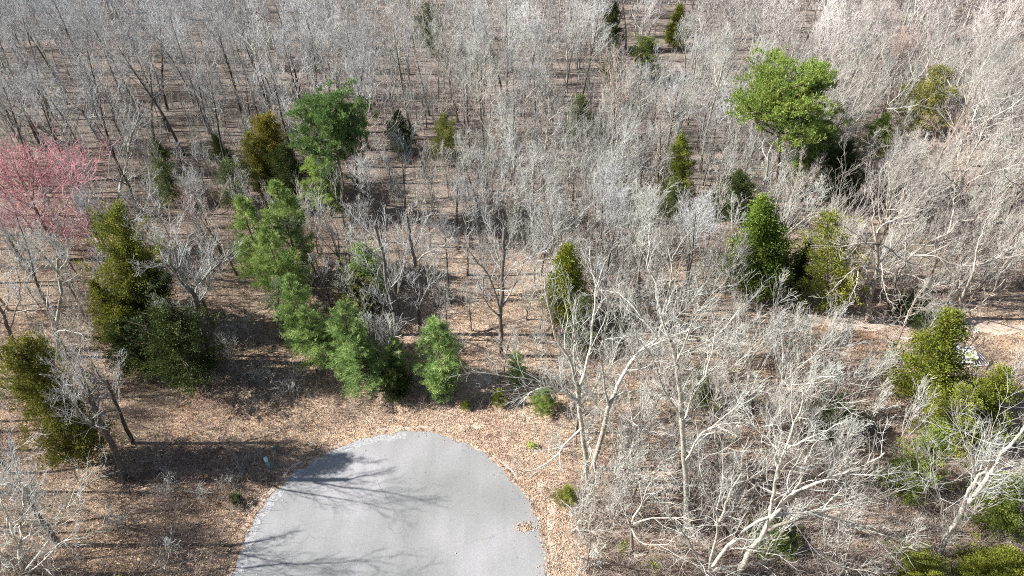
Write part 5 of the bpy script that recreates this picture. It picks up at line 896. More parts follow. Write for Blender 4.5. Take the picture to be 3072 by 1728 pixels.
('grey-barked slender bare sapling behind the small lime pine', 4.25, 40.87, 'sap', 0.86, 2.06, 'grey'),
('nearest grey-barked slender bare sapling behind the red maple', -52.12, 62.43, 'sap', 0.74, 1.86, 'grey'),
('nearest whitish slender bare sapling in front of the small olive top cedar', 19.96, 96.07, 'sap', 0.81, 1.31, 'pale'),
('cream-barked slender bare sapling behind the lower side pine', 35.36, 78.51, 'sap', 0.95, 3.11, 'warm'),
('nearest whitish slender bare sapling right of the faint yellowish cedar', -4.85, 77.44, 'sap', 1.13, 4.29, 'pale'),
('cream-barked slender bare sapling behind the sprawling white tree', 39.26, 56.96, 'sap', 0.66, 3.55, 'warm'),
('second whitish slender bare sapling behind the lower side pine', 35.32, 84.48, 'sap', 1.04, 5.29, 'pale'),
('third cream-barked slender bare sapling in front of the compact green cedar', 60.2, 70.25, 'sap', 0.68, 2.83, 'warm'),
('second cream-barked slender bare sapling right of the shadowy right cedar', 48.41, 54.54, 'sap', 0.98, 0.88, 'warm'),
('nearest cream-barked slender bare sapling behind the shadowy right cedar', 44.79, 56.53, 'sap', 0.79, 1.04, 'warm'),
('pinkish-twigged slender bare sapling left of the compact green cedar', 45.09, 83.59, 'sap', 1.24, 0.97, 'pink'),
('fourth grey-barked slender bare sapling left of the olive pointed cedar', 8.91, 80.24, 'sap', 1.03, 3.32, 'grey'),
('nearest grey-barked slender bare sapling left of the left twin pine', -33.61, 58.87, 'sap', 1.16, 0.92, 'grey'),
('second whitish slender bare sapling behind the dark centre cedar', -14.3, 92.01, 'sap', 1.11, 2.5, 'pale'),
('fourth cream-barked slender bare sapling right of the rusty yellow cedar', 78.91, 98.39, 'sap', 0.77, 5.54, 'warm'),
('nearest grey-barked slender bare sapling right of the tiny right cedar', -37.79, 81.99, 'sap', 0.85, 4.95, 'grey'),
('cream-barked slender bare sapling right of the small olive top cedar', 34.6, 96.39, 'sap', 0.82, 4.75, 'warm'),
('second grey-barked slender bare sapling left of the thin grey-green cedar', -42.24, 66.96, 'sap', 1.07, 4.93, 'grey'),
('grey-barked slender bare sapling right of the right twin pine', -19.69, 56.13, 'sap', 0.73, 5.88, 'grey'),
('nearest whitish slender bare sapling right of the near-black cedar', 45.7, 71.62, 'sap', 0.85, 0.81, 'pale'),
('whitish slender bare sapling in front of the narrow roadside cedar', 5.5, 26.83, 'sap', 1.18, 2.92, 'pale'),
('cream-barked slender bare sapling left of the narrow olive cedar', 4.57, 97.68, 'sap', 0.8, 4.07, 'warm'),
('whitish slender bare sapling in front of the large bright green cedar', 25.89, 45.29, 'sap', 0.96, 5.56, 'pale'),
('second whitish slender bare sapling left of the tiny left cedar', -73.26, 88.34, 'sap', 0.89, 2.1, 'pale'),
('cream-barked slender bare sapling right of the olive pointed cedar', 25.19, 73.05, 'sap', 0.79, 5.46, 'warm'),
('fourth dark-barked slender bare sapling left of the tiny left cedar', -70.69, 84.73, 'sap', 1.08, 3.92, 'dark'),
('second grey-barked slender bare sapling left of the left twin pine', -35.84, 60.52, 'sap', 0.86, 4.17, 'grey'),
('whitish slender bare sapling in front of the round dark green pine', -15.85, 62.11, 'sap', 0.69, 4.06, 'pale'),
('grey-barked slender bare sapling in front of the tiny right cedar', -41.61, 76.92, 'sap', 1.04, 1.03, 'grey'),
('second whitish slender bare sapling behind the pointed yellow-green cedar', 4.87, 60.49, 'sap', 1.01, 3.44, 'pale'),
('whitish slender bare sapling in front of the middle row pine', -23.85, 48.93, 'sap', 1.12, 1.01, 'pale'),
('grey-barked slender bare sapling left of the lower olive cedar', -45.85, 48.36, 'sap', 0.69, 3.65, 'grey'),
('cream-barked slender bare sapling right of the dark corner cedar', 44.54, 29.95, 'sap', 0.7, 3.61, 'warm'),
('second grey-barked slender bare sapling right of the pointed yellow-green cedar', 11.43, 53.22, 'sap', 0.85, 1.04, 'grey'),
('whitish slender bare sapling behind the olive low cedar', -18.1, 55.93, 'sap', 1.2, 1.99, 'pale'),
('whitish slender bare sapling left of the red maple', -61.63, 65.34, 'sap', 1.24, 0.78, 'pale'),
('dark-barked slender bare sapling behind the thin grey-green cedar', -36.23, 73.26, 'sap', 0.98, 5.97, 'dark'),
('cream-barked slender bare sapling right of the compact green cedar', 52.57, 84.37, 'sap', 0.86, 5.41, 'warm'),
('whitish slender bare sapling in front of the faded yellow-green cedar', 30.95, 44.91, 'sap', 1.13, 2.27, 'pale'),
('second grey-barked slender bare sapling right of the faint yellowish cedar', 6.31, 81.58, 'sap', 1.24, 5.09, 'grey'),
('grey-barked slender bare sapling in front of the small olive top cedar', 20.18, 92.79, 'sap', 0.83, 3.48, 'grey'),
('sixth grey-barked slender bare sapling behind the tiny left cedar', -56.52, 96.64, 'sap', 0.74, 5.93, 'grey'),
('second cream-barked slender bare sapling right of the rusty yellow cedar', 74.18, 88.09, 'sap', 0.68, 5.55, 'warm'),
('grey-barked slender bare sapling behind the olive low cedar', -13.87, 55.84, 'sap', 1.14, 0.77, 'grey'),
('nearest whitish slender bare sapling in front of the compact green cedar', 51.13, 77.09, 'sap', 0.68, 1.05, 'pale'),
('whitish slender bare sapling behind the faint yellowish cedar', -6.48, 94.96, 'sap', 0.86, 2.62, 'pale'),
('cream-barked slender bare sapling right of the white debris', 57.9, 51.68, 'sap', 1.05, 3.43, 'warm'),
('grey-barked slender bare sapling right of the red maple', -48.87, 57.3, 'sap', 0.98, 0.45, 'grey'),
('fifth dark-barked slender bare sapling left of the tiny left cedar', -73.7, 85.92, 'sap', 1.23, 2.95, 'dark'),
('tenth grey-barked slender bare sapling left of the tiny left cedar', -75.48, 86.72, 'sap', 0.98, 1.17, 'grey'),
('second whitish slender bare sapling right of the round dark green pine', -14.38, 68.01, 'sap', 1.21, 3.14, 'pale'),
('nearest dark-barked slender bare sapling behind the tiny right cedar', -35.12, 87.37, 'sap', 1.04, 5.15, 'dark'),
('whitish slender bare sapling left of the round yellow-green pine', 31.29, 72.71, 'sap', 0.84, 3.11, 'pale'),
('third whitish slender bare sapling in front of the small olive top cedar', 28.45, 97.56, 'sap', 1.22, 4.13, 'pale'),
('nearest grey-barked slender bare sapling behind the pointed yellow-green cedar', 4.57, 62.22, 'sap', 0.76, 4.86, 'grey'),
('second whitish slender bare sapling in front of the compact green cedar', 48.54, 76.97, 'sap', 0.81, 1.69, 'pale'),
('grey-barked slender bare sapling right of the tucked dark cedar', -25.06, 72.94, 'sap', 0.95, 0.45, 'grey'),
('nearest grey-barked slender bare sapling behind the olive pointed cedar', 20.61, 83.6, 'sap', 0.77, 4.17, 'grey'),
('nearest whitish slender bare sapling in front of the round yellow-green pine', 34.35, 67.32, 'sap', 1.19, 3.31, 'pale'),
('second pinkish-twigged slender bare sapling left of the rusty yellow cedar', 48.41, 98.05, 'sap', 0.68, 0.59, 'pink'),
('pinkish-twigged slender bare sapling in front of the compact green cedar', 52.04, 78.58, 'sap', 0.71, 4.49, 'pink'),
('whitish slender bare sapling left of the rusty yellow cedar', 51.44, 93.61, 'sap', 1.09, 3.39, 'pale'),
('second grey-barked slender bare sapling behind the pointed yellow-green cedar', 7.15, 62.33, 'sap', 1.04, 3.14, 'grey'),
('third grey-barked slender bare sapling behind the pointed yellow-green cedar', 3.53, 65.76, 'sap', 0.66, 0.44, 'grey'),
('cream-barked slender bare sapling behind the olive low cedar', -11.55, 61.02, 'sap', 1.17, 3.95, 'warm'),
('fourth whitish slender bare sapling in front of the small olive top cedar', 20.71, 90.82, 'sap', 0.82, 3.64, 'pale'),
('second whitish slender bare sapling right of the near-black cedar', 51.9, 66.65, 'sap', 0.69, 1.35, 'pale'),
('second dark-barked slender bare sapling left of the tiny left cedar', -57.51, 87.26, 'sap', 0.75, 1.79, 'dark'),
('third whitish slender bare sapling behind the dark centre cedar', -10.34, 97.23, 'sap', 1.16, 2.42, 'pale'),
('cream-barked slender bare sapling in front of the small olive top cedar', 28.94, 91.41, 'sap', 0.97, 4.94, 'warm'),
('second grey-barked slender bare sapling behind the tiny right cedar', -42.5, 90.45, 'sap', 0.83, 0.88, 'grey'),
('whitish slender bare sapling left of the dark rear cedar', 22.57, 64.56, 'sap', 0.88, 0.93, 'pale'),
('whitish slender bare sapling behind the tiny left cedar', -60.14, 97.77, 'sap', 0.72, 6.17, 'pale'),
('cream-barked slender bare sapling behind the low spreading cedar', 17.76, 31.01, 'sap', 0.93, 2.74, 'warm'),
('whitish slender bare sapling right of the dark centre cedar', -13.71, 84.69, 'sap', 0.65, 1.61, 'pale'),
('second grey-barked slender bare sapling behind the tiny left cedar', -51.31, 86.38, 'sap', 1.02, 0.75, 'grey'),
('nearest whitish slender bare sapling behind the olive pointed cedar', 15.76, 76.76, 'sap', 0.96, 1.43, 'pale'),
('cream-barked slender bare sapling behind the pointed yellow-green cedar', 6.63, 59.61, 'sap', 0.84, 5.52, 'warm'),
('cream-barked slender bare sapling behind the big yellow-green cedar', 36.8, 41.91, 'sap', 0.89, 3.58, 'warm'),
('nearest grey-barked slender bare sapling left of the tiny left cedar', -50.59, 80.29, 'sap', 0.9, 0.38, 'grey'),
('cream-barked slender bare sapling in front of the small yellow-green pine', -24.47, 64.49, 'sap', 1.07, 0.35, 'warm'),
('nearest cream-barked slender bare sapling left of the compact green cedar', 45.87, 87.04, 'sap', 0.67, 4.24, 'warm'),
('whitish slender bare sapling behind the bluish row pine', -21.01, 48.13, 'sap', 0.87, 0.67, 'pale'),
('nearest dark-barked slender bare sapling behind the tiny left cedar', -47.43, 90.05, 'sap', 0.84, 1.18, 'dark'),
('cream-barked slender bare sapling behind the fresh green pine', -7.19, 45.11, 'sap', 0.96, 1.93, 'warm'),
('whitish slender bare sapling behind the lower olive cedar', -43.24, 52.12, 'sap', 0.88, 2.04, 'pale'),
('second grey-barked slender bare sapling behind the leaning left cedar', -37.52, 57.41, 'sap', 1.25, 6.14, 'grey'),
('second cream-barked slender bare sapling in front of the narrow olive cedar', 13.92, 92.42, 'sap', 0.77, 0.94, 'warm'),
('whitish slender bare sapling behind the green cedar in corner', 28.55, 37.7, 'sap', 1.09, 3.95, 'pale'),
('pinkish-twigged slender bare sapling right of the rusty yellow cedar', 73.04, 78.17, 'sap', 1.05, 0.54, 'pink'),
('second cream-barked slender bare sapling in front of the faint yellowish cedar', -1.72, 71.08, 'sap', 1.12, 0.78, 'warm'),
('cream-barked slender bare sapling in front of the lower side pine', 37.23, 71.36, 'sap', 1.16, 6.19, 'warm'),
('grey-barked slender bare sapling right of the round dark green pine', -9.44, 67.89, 'sap', 0.71, 2.86, 'grey'),
('nearest whitish slender bare sapling in front of the white debris', 47.12, 39.45, 'sap', 1.22, 0.1, 'pale'),
('nearest cream-barked slender bare sapling right of the shadowy right cedar', 46.45, 53.52, 'sap', 1.21, 1.73, 'warm'),
('second cream-barked slender bare sapling left of the olive pointed cedar', 9.64, 78.39, 'sap', 0.94, 1.14, 'warm'),
('grey-barked slender bare sapling behind the fresh green pine', -7.51, 43.2, 'sap', 1.09, 4.87, 'grey'),
('fifth grey-barked slender bare sapling behind the tiny left cedar', -49.47, 97.64, 'sap', 1.06, 3.73, 'grey'),
('whitish slender bare sapling right of the tucked dark cedar', -24.97, 70.67, 'sap', 0.85, 5.99, 'pale'),
('third grey-barked slender bare sapling right of the faint yellowish cedar', 6.13, 90.34, 'sap', 1.18, 2.62, 'grey'),
('whitish slender bare sapling in front of the pointed yellow-green cedar', 11.02, 44.35, 'sap', 0.99, 0.64, 'pale'),
('nearest whitish slender bare sapling behind the tiny right cedar', -44.9, 91.98, 'sap', 1.04, 6.16, 'pale'),
('nearest grey-barked slender bare sapling left of the red maple', -54.39, 62.46, 'sap', 0.73, 3.67, 'grey'),
('second grey-barked slender bare sapling behind the red maple', -50.82, 65.83, 'sap', 0.91, 4.16, 'grey'),
('cream-barked slender bare sapling behind the large bright green cedar', 25.97, 59.77, 'sap', 0.72, 3.45, 'warm'),
('whitish slender bare sapling behind the left twin pine', -28.33, 59.49, 'sap', 1.0, 3.87, 'pale'),
('whitish slender bare sapling behind the broken-topped tree', -31.48, 47.96, 'sap', 0.85, 4.69, 'pale'),
('cream-barked slender bare sapling in front of the rusty yellow cedar', 65.93, 73.15, 'sap', 1.08, 0.34, 'warm'),
('third whitish slender bare sapling left of the olive pointed cedar', 9.53, 71.62, 'sap', 0.97, 4.7, 'pale'),
('whitish slender bare sapling in front of the dull yellow cedar', 39.89, 32.03, 'sap', 0.96, 5.29, 'pale'),
('whitish slender bare sapling left of the dull green cedar', -39.98, 40.23, 'sap', 1.19, 4.11, 'pale'),
('grey-barked slender bare sapling left of the brownish cedar', -34.29, 73.65, 'sap', 0.9, 2.95, 'grey'),
('pinkish-twigged slender bare sapling in front of the near-black cedar', 38.82, 67.12, 'sap', 0.69, 5.66, 'pink'),
('second cream-barked slender bare sapling behind the rusty yellow cedar', 62.91, 94.11, 'sap', 0.88, 4.07, 'warm'),
('second grey-barked slender bare sapling left of the olive pointed cedar', 9.09, 67.71, 'sap', 1.14, 5.08, 'grey'),
('nearest grey-barked slender bare sapling behind the tiny right cedar', -40.01, 82.98, 'sap', 1.23, 5.09, 'grey'),
('grey-barked slender bare sapling in front of the thin grey-green cedar', -37.03, 64.24, 'sap', 1.04, 2.46, 'grey'),
('sixth grey-barked slender bare sapling left of the tiny left cedar', -61.21, 91.02, 'sap', 1.2, 3.92, 'grey'),
('nearest cream-barked slender bare sapling in front of the compact green cedar', 54.42, 78.76, 'sap', 0.83, 2.1, 'warm'),
('second whitish slender bare sapling in front of the round yellow-green pine', 35.47, 64.36, 'sap', 1.24, 2.87, 'pale'),
('whitish slender bare sapling behind the bright edge pine', -13.58, 44.31, 'sap', 1.23, 1.34, 'pale'),
('whitish slender bare sapling behind the gold-tipped olive cedar', -27.72, 78.64, 'sap', 0.96, 5.5, 'pale'),
('second whitish slender bare sapling in front of the white debris', 49.57, 38.64, 'sap', 0.86, 0.27, 'pale'),
('fourth cream-barked slender bare sapling right of the near-black cedar', 59.02, 67.16, 'sap', 0.92, 2.92, 'warm'),
('second whitish slender bare sapling right of the rusty yellow cedar', 65.59, 94.21, 'sap', 1.1, 6.16, 'pale'),
('fifth grey-barked slender bare sapling in front of the red maple', -54.32, 50.55, 'sap', 0.92, 4.89, 'grey'),
('fourth grey-barked slender bare sapling in front of the red maple', -49.47, 50.96, 'sap', 0.87, 0.73, 'grey'),
('cream-barked slender bare sapling behind the round dark green pine', -18.55, 73.24, 'sap', 1.19, 4.5, 'warm'),
('cream-barked slender bare sapling right of the pointed yellow-green cedar', 11.13, 55.72, 'sap', 0.79, 1.05, 'warm'),
('nearest whitish slender bare sapling left of the tiny left cedar', -69.24, 86.53, 'sap', 0.89, 1.71, 'pale'),
('nearest whitish slender bare sapling left of the big yellow-green cedar', 34.86, 42.06, 'sap', 0.92, 4.62, 'pale'),
('whitish slender bare sapling behind the near grey tree', 6.41, 34.08, 'sap', 0.85, 1.98, 'pale'),
('whitish slender bare sapling left of the compact green cedar', 43.53, 87.92, 'sap', 0.69, 1.77, 'pale'),
('grey-barked slender bare sapling behind the brownish cedar', -33.16, 78.26, 'sap', 1.2, 1.48, 'grey'),
('third grey-barked slender bare sapling left of the olive pointed cedar', 8.96, 65.38, 'sap', 1.01, 2.75, 'grey'),
('nearest whitish slender bare sapling left of the olive pointed cedar', 14.3, 67.52, 'sap', 1.16, 0.89, 'pale'),
('whitish slender bare sapling behind the dusky cedar', 18.74, 44.47, 'sap', 0.67, 3.44, 'pale'),
('nearest grey-barked slender bare sapling behind the tiny left cedar', -49.51, 86.56, 'sap', 1.05, 5.79, 'grey'),
('third grey-barked slender bare sapling left of the red maple', -58.66, 58.64, 'sap', 0.9, 3.26, 'grey'),
('cream-barked slender bare sapling behind the slim blue-green pine', -0.79, 43.4, 'sap', 1.08, 0.6, 'warm'),
('nearest cream-barked slender bare sapling right of the rusty yellow cedar', 71.17, 92.39, 'sap', 0.96, 2.23, 'warm'),
('whitish slender bare sapling left of the low spreading cedar', 14.73, 28.42, 'sap', 1.12, 3.93, 'pale'),
('dark-barked slender bare sapling left of the thin grey-green cedar', -38.42, 68.47, 'sap', 1.17, 3.1, 'dark'),
('nearest cream-barked slender bare sapling in front of the narrow olive cedar', 12.09, 98.77, 'sap', 0.88, 5.1, 'warm'),
('whitish slender bare sapling behind the middle row pine', -21.77, 54.05, 'sap', 0.9, 1.78, 'pale'),
('fourth grey-barked slender bare sapling behind the tiny right cedar', -38.89, 95.33, 'sap', 1.01, 1.41, 'grey'),
('dark-barked slender bare sapling behind the gold-tipped olive cedar', -27.46, 80.76, 'sap', 0.88, 2.56, 'dark'),
('second whitish slender bare sapling left of the big yellow-green cedar', 32.86, 41.64, 'sap', 0.73, 6.06, 'pale'),
('second cream-barked slender bare sapling left of the compact green cedar', 43.41, 83.42, 'sap', 0.9, 3.86, 'warm'),
('cream-barked slender bare sapling left of the dull yellow cedar', 32.11, 37.34, 'sap', 0.97, 5.3, 'warm'),
('whitish slender bare sapling left of the near-black cedar', 37.7, 69.46, 'sap', 1.09, 5.99, 'pale'),
('nearest grey-barked slender bare sapling behind the leaning left cedar', -34.32, 54.39, 'sap', 1.17, 1.85, 'grey'),
('nearest cream-barked slender bare sapling behind the rusty yellow cedar', 61.04, 93.81, 'sap', 0.89, 3.17, 'warm'),
('nearest grey-barked slender bare sapling left of the compact green cedar', 36.61, 92.19, 'sap', 0.95, 2.57, 'grey'),
('third whitish slender bare sapling right of the rusty yellow cedar', 69.53, 80.46, 'sap', 1.13, 3.6, 'pale'),
('second grey-barked slender bare sapling left of the compact green cedar', 36.31, 95.01, 'sap', 0.79, 1.29, 'grey'),
('eighth grey-barked slender bare sapling left of the tiny left cedar', -69.01, 78.27, 'sap', 1.11, 5.97, 'grey'),
('second cream-barked slender bare sapling behind the shadowy right cedar', 39.2, 60.8, 'sap', 0.65, 2.16, 'warm'),
('whitish slender bare sapling left of the green cedar in corner', 27.1, 32.97, 'sap', 1.14, 0.56, 'pale'),
('grey-barked slender bare sapling behind the round yellow-green pine', 33.23, 74.55, 'sap', 1.19, 6.05, 'grey'),
('third grey-barked slender bare sapling in front of the red maple', -51.86, 51.32, 'sap', 0.73, 1.22, 'grey'),
('nearest grey-barked slender bare sapling left of the olive pointed cedar', 9.7, 75.11, 'sap', 0.84, 2.98, 'grey'),
('fourth grey-barked slender bare sapling behind the tiny left cedar', -53.63, 93.39, 'sap', 0.94, 2.76, 'grey'),
('grey-barked slender bare sapling in front of the lower olive cedar', -44.57, 40.44, 'sap', 1.04, 3.38, 'grey'),
('grey-barked slender bare sapling right of the tiny left cedar', -45.04, 79.37, 'sap', 0.66, 1.42, 'grey'),
('cream-barked slender bare sapling behind the near grey tree', 8.51, 33.58, 'sap', 1.1, 6.16, 'warm'),
('grey-barked slender bare sapling behind the gold-and-black cedar', -39.42, 50.73, 'sap', 0.88, 0.72, 'grey'),
('grey-barked slender bare sapling left of the dark centre cedar', -18.03, 81.51, 'sap', 0.74, 2.5, 'grey'),
('nearest dark-barked slender bare sapling left of the tiny left cedar', -58.02, 84.24, 'sap', 0.81, 4.0, 'dark'),
('cream-barked slender bare sapling right of the narrow roadside cedar', 6.62, 27.99, 'sap', 1.1, 2.22, 'warm'),
('whitish slender bare sapling left of the dusky cedar', 16.1, 39.2, 'sap', 0.85, 1.77, 'pale'),
('second whitish slender bare sapling left of the olive pointed cedar', 14.05, 75.41, 'sap', 0.66, 0.83, 'pale'),
('cream-barked slender bare sapling behind the dark centre cedar', -21.12, 97.47, 'sap', 1.11, 3.97, 'warm'),
('nearest pinkish-twigged slender bare sapling right of the shadowy right cedar', 54.31, 54.87, 'sap', 0.71, 5.4, 'pink'),
('grey-barked slender bare sapling in front of the dark rear cedar', 23.08, 62.04, 'sap', 1.03, 4.7, 'grey'),
]
rng = random.Random(99)
def put_tree(name, row, group):
    label, x, y, var, sc, rz, tint = row
    tm, cm = rng.choice(VAR[var]); root = empty(name, (x, y, ground_z(x, y)), rz)
    k = sc * rng.uniform(.95, 1.05); root.scale = (sc * rng.uniform(.88, 1.12), sc * rng.uniform(.88, 1.12), k)
    root.rotation_euler = (rng.gauss(0, .045), rng.gauss(0, .045), rz)
    t = link('trunk', tm, root); c = link('crown', cm, root); color(t, tint, 0, rng); color(c, tint, 1, rng)
    tag(root, label, 'tree' if name == 'bare_tree' else 'sapling', group)
for row in TREES: put_tree('bare_tree', row, 'bare deciduous trees of the winter wood')
for row in SAPLINGS: put_tree('bare_sapling', row, 'slender bare saplings between the trees')

# ------------------------------------------------------------------ individually surveyed trees
for hi_, (name, label, x, y, r0, trunk, limbs, tint, dens, low) in enumerate(HERO):
    hr = random.Random(500 + hi_); T = Tubes(); C = Tubes()
    def smooth(path, amp):
        out = []
        for i in range(len(path) - 1):
            p0 = path[max(0, i - 1)]; p1 = path[i]; p2 = path[i + 1]; p3 = path[min(len(path) - 1, i + 2)]
            for s_ in (0, .34, .67):
                o = tuple(.5 * (2 * p1[j] + (p2[j] - p0[j]) * s_ + (2 * p0[j] - 5 * p1[j] + 4 * p2[j] - p3[j]) * s_ ** 2 + (3 * p1[j] - p0[j] - 3 * p2[j] + p3[j]) * s_ ** 3) + (hr.gauss(0, amp) if (i or s_) else 0) for j in range(3))
                out.append(o)
        out.append(tuple(path[-1])); return out
    tp = smooth(trunk, .035); n = len(tp) - 1
    rad = [r0 * 1.35] + [r0 * (1 - .42 * i / n) for i in range(1, n + 1)]
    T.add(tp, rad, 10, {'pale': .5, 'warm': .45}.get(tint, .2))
    red = name == 'red_maple'
    sp = Spec(nc={1: 10 * dens, 2: 6, 3: 4}, ratio={1: .30, 2: .5, 3: .5}, ang={1: .55, 2: .55, 3: .5}, wob=.85, up=.9, t0={1: .12, 2: .2, 3: .15})
    if red: sp = Spec(nc={1: 17, 2: 7, 3: 5}, ratio={1: .50, 2: .5, 3: .5}, rmin=.016, t0={1: .15, 2: .2, 3: .1})
    for rl, path in limbs:
        pp = smooth(path, .05); L = sum(math.dist(pp[i], pp[i + 1]) for i in range(len(pp) - 1))
        grow(hr, T, C, pp[0], None, L, rl, 1, sp, path=pp)
    if len(limbs) and len(trunk) > 4:      # straight leaders carry twigs near their top too
        L = math.dist(tp[n // 2], tp[-1]); C2 = Tubes(); grow(hr, C2, C, None, None, L, r0 * .4, 1, sp, path=tp[n // 2:])
    root = empty(name, (x, y, ground_z(x, y))); t = link('trunk', T.mesh('trunk', M_TRUNK), root); c = link('crown', C.mesh('crown', M_TWIG), root)
    color(t, tint, 0, hr); color(c, tint, 1, hr); tag(root, label, 'tree', None if red else 'large bare trees standing out in the wood')

# leafless shrubs at the wood edge
SHM = []
for i in range(4):
    r_ = random.Random(950 + i); T = Tubes(); C = Tubes(); sp = Spec(nc={1: 6, 2: 4}, maxlev=3, rmin=.010, wob=1.2, ratio={1: .5, 2: .5}, ang={1: .6, 2: .6}, up=.7)
    for s_ in range(9): grow(r_, T, C, (r_.gauss(0, .18), r_.gauss(0, .18), -.08), norm(r_.gauss(0, .42), r_.gauss(0, .42), 1), r_.uniform(1.2, 2.1), .02, 1, sp)
    SHM.append((T.mesh('shrub_stems', M_TRUNK), C.mesh('shrub_twigs', M_TWIG)))
sr = random.Random(77)
for label, x, y, sc in BARE_SHRUBS:
    root = empty('bare_shrub', (x, y, ground_z(x, y)), sr.uniform(0, 6.28)); root.scale = (sc, sc, sc * sr.uniform(.85, 1.1)); tm, cm = sr.choice(SHM)
    color(link('stems', tm, root), 'warm', 0, sr); color(link('twigs', cm, root), 'pale', 1, sr); tag(root, label, 'shrub', 'leafless shrubs at the wood edge')

# ------------------------------------------------------------------ conifers
def leaf_quads(P, D, S, W_, r):
    """thin leaf pieces at P pointing along D, length S, width W_"""
    n = len(P); U = np.cross(D, r.normal(0, 1, (n, 3))); U /= np.linalg.norm(U, axis=1)[:, None] + 1e-9
    a = P - U * W_[:, None] * .5; b = P + U * W_[:, None] * .5; c = P + D * S[:, None]
    m = P + D * S[:, None] * .55
    return np.stack([P, m + U * W_[:, None] * .5, c, m - U * W_[:, None] * .5], 1).reshape(-1, 3)
def cedar_mesh(seed, ragged=.25, dens=1.0, power=.8):
    """unit cedar 10 m tall, 4.5 m wide: whorls of upswept sprays"""
    r = np.random.RandomState(seed); rng_ = random.Random(seed); T = Tubes()
    H = 10.0; T.add([(0, 0, -.3), (.05, 0, 3), (0, .06, 6.5), (0, 0, 9.6)], [.17, .13, .08, .02], 7)
    Ps = []; Ds = []; Ss = []; Ts = []
    nb = int(150 * dens); lob = r.uniform(0, 6.28, 4)
    for b in range(nb):
        t = ((b + r.rand()) / nb) ** .95; z = .7 + t * 9.1; az = b * 2.4 + r.normal(0, .4)
        prof = (1 - t) ** power * 2.35 * min(1, .55 + t * 3)
        R = prof * (1 + ragged * sin(az * 2 + lob[0] + z * .8) * .6 + ragged * r.normal(0, .8)) + .12; R = max(.15, R)
        rise = .35 + .5 * t; p0 = np.array([0, 0, z - .2]); p1 = np.array([cos(az) * R, sin(az) * R, z + R * rise - .3])
        p1[2] = min(p1[2], 10.2)
        if R > .6: T.add([tuple(p0), tuple((p0 * .5 + p1 * .5) + np.array([0, 0, -.08])), tuple(p1)], [.035, .02, .008], 3)
        ncl = max(2, int(R * 5)); tb = r.normal(.5, .14)
        for c in range(ncl):
            s_ = .25 + .75 * (c + r.rand()) / ncl; q = p0 + (p1 - p0) * s_ + r.normal(0, .13 + .08 * R, 3) * (1, 1, .7)
            m = 38; pp = q + r.normal(0, .16, (m, 3)); out = np.array([cos(az), sin(az), .9]); dd = out + r.normal(0, .55, (m, 3)); dd /= np.linalg.norm(dd, axis=1)[:, None]
            Ps.append(pp); Ds.append(dd); Ss.append(r.uniform(.09, .20, m)); Ts.append(np.clip(r.normal(tb + .1 * (s_ - .6), .13, m), 0, 1))
    P = np.concatenate(Ps); D = np.concatenate(Ds); S = np.concatenate(Ss); t_ = np.concatenate(Ts)
    V = leaf_quads(P, D, S, S * .5, r); F = np.arange(len(V)).reshape(-1, 4)
    return T.mesh('cedar_trunk', M_CTRUNK), mesh_from('cedar_crown', V, F, None, [M_CEDAR], False, t_)
def tufts(centers, outs, m, ln, r, wd=.05, tone=None):
    P = np.repeat(centers, m, 0) + r.normal(0, .05, (len(centers) * m, 3)); D = np.repeat(outs, m, 0) + r.normal(0, .62, (len(centers) * m, 3))
    D /= np.linalg.norm(D, axis=1)[:, None]; S = ln * r.uniform(.7, 1.25, len(P)); Vv = leaf_quads(P, D, S, np.full(len(P), wd), r)
    tb = np.repeat(tone if tone is not None else r.normal(.5, .16, len(centers)), m); return Vv, np.clip(tb + r.normal(0, .14, len(P)), 0, 1)
def young_pine_mesh(seed):
    """10 m white pine, airy whorls of soft needles, tapering"""
    r = np.random.RandomState(seed); T = Tubes(); T.add([(0, 0, -.3), (.06, 0, 3), (0, .05, 6.5), (0, 0, 9.7)], [.13, .10, .06, .02], 7)
    C = []; O = []; tn = []
    nw = 17
    for wv in range(nw):
        t = wv / (nw - 1); z = 1.1 + t * 8.4; R0 = (2.4 * (1 - t) ** .7 + .15) * min(1, .6 + 2 * t)
        for b in range(r.randint(5, 8)):
            az = r.uniform(0, 2 * pi); R = R0 * r.uniform(.7, 1.15); rise = .3 + .5 * t; p0 = np.array([0, 0, z + r.normal(0, .12)]); p1 = p0 + np.array([cos(az) * R, sin(az) * R, R * rise])
            T.add([tuple(p0), tuple(p0 * .5 + p1 * .5 + (0, 0, -.1)), tuple(p1)], [.028, .018, .008], 3)
            ncl = max(4, int(R * 10)); tb = r.normal(.46, .2)
            for c in range(ncl):
                s_ = .28 + .72 * (c + r.rand()) / ncl; side = r.normal(0, .38 * s_ * R * .55); q = p0 + (p1 - p0) * s_ + np.array([-sin(az) * side, cos(az) * side, r.normal(0, .09)])
                C.append(q); O.append((cos(az) * .7, sin(az) * .7, .75)); tn.append(tb)
    V, tt = tufts(np.array(C), np.array(O), 18, .34, r, .028, np.array(tn)); F = np.arange(len(V)).reshape(-1, 4)
    return T.mesh('pine_trunk', M_CTRUNK), mesh_from('young_pine_crown', V, F, None, [M_PINE], False, tt)
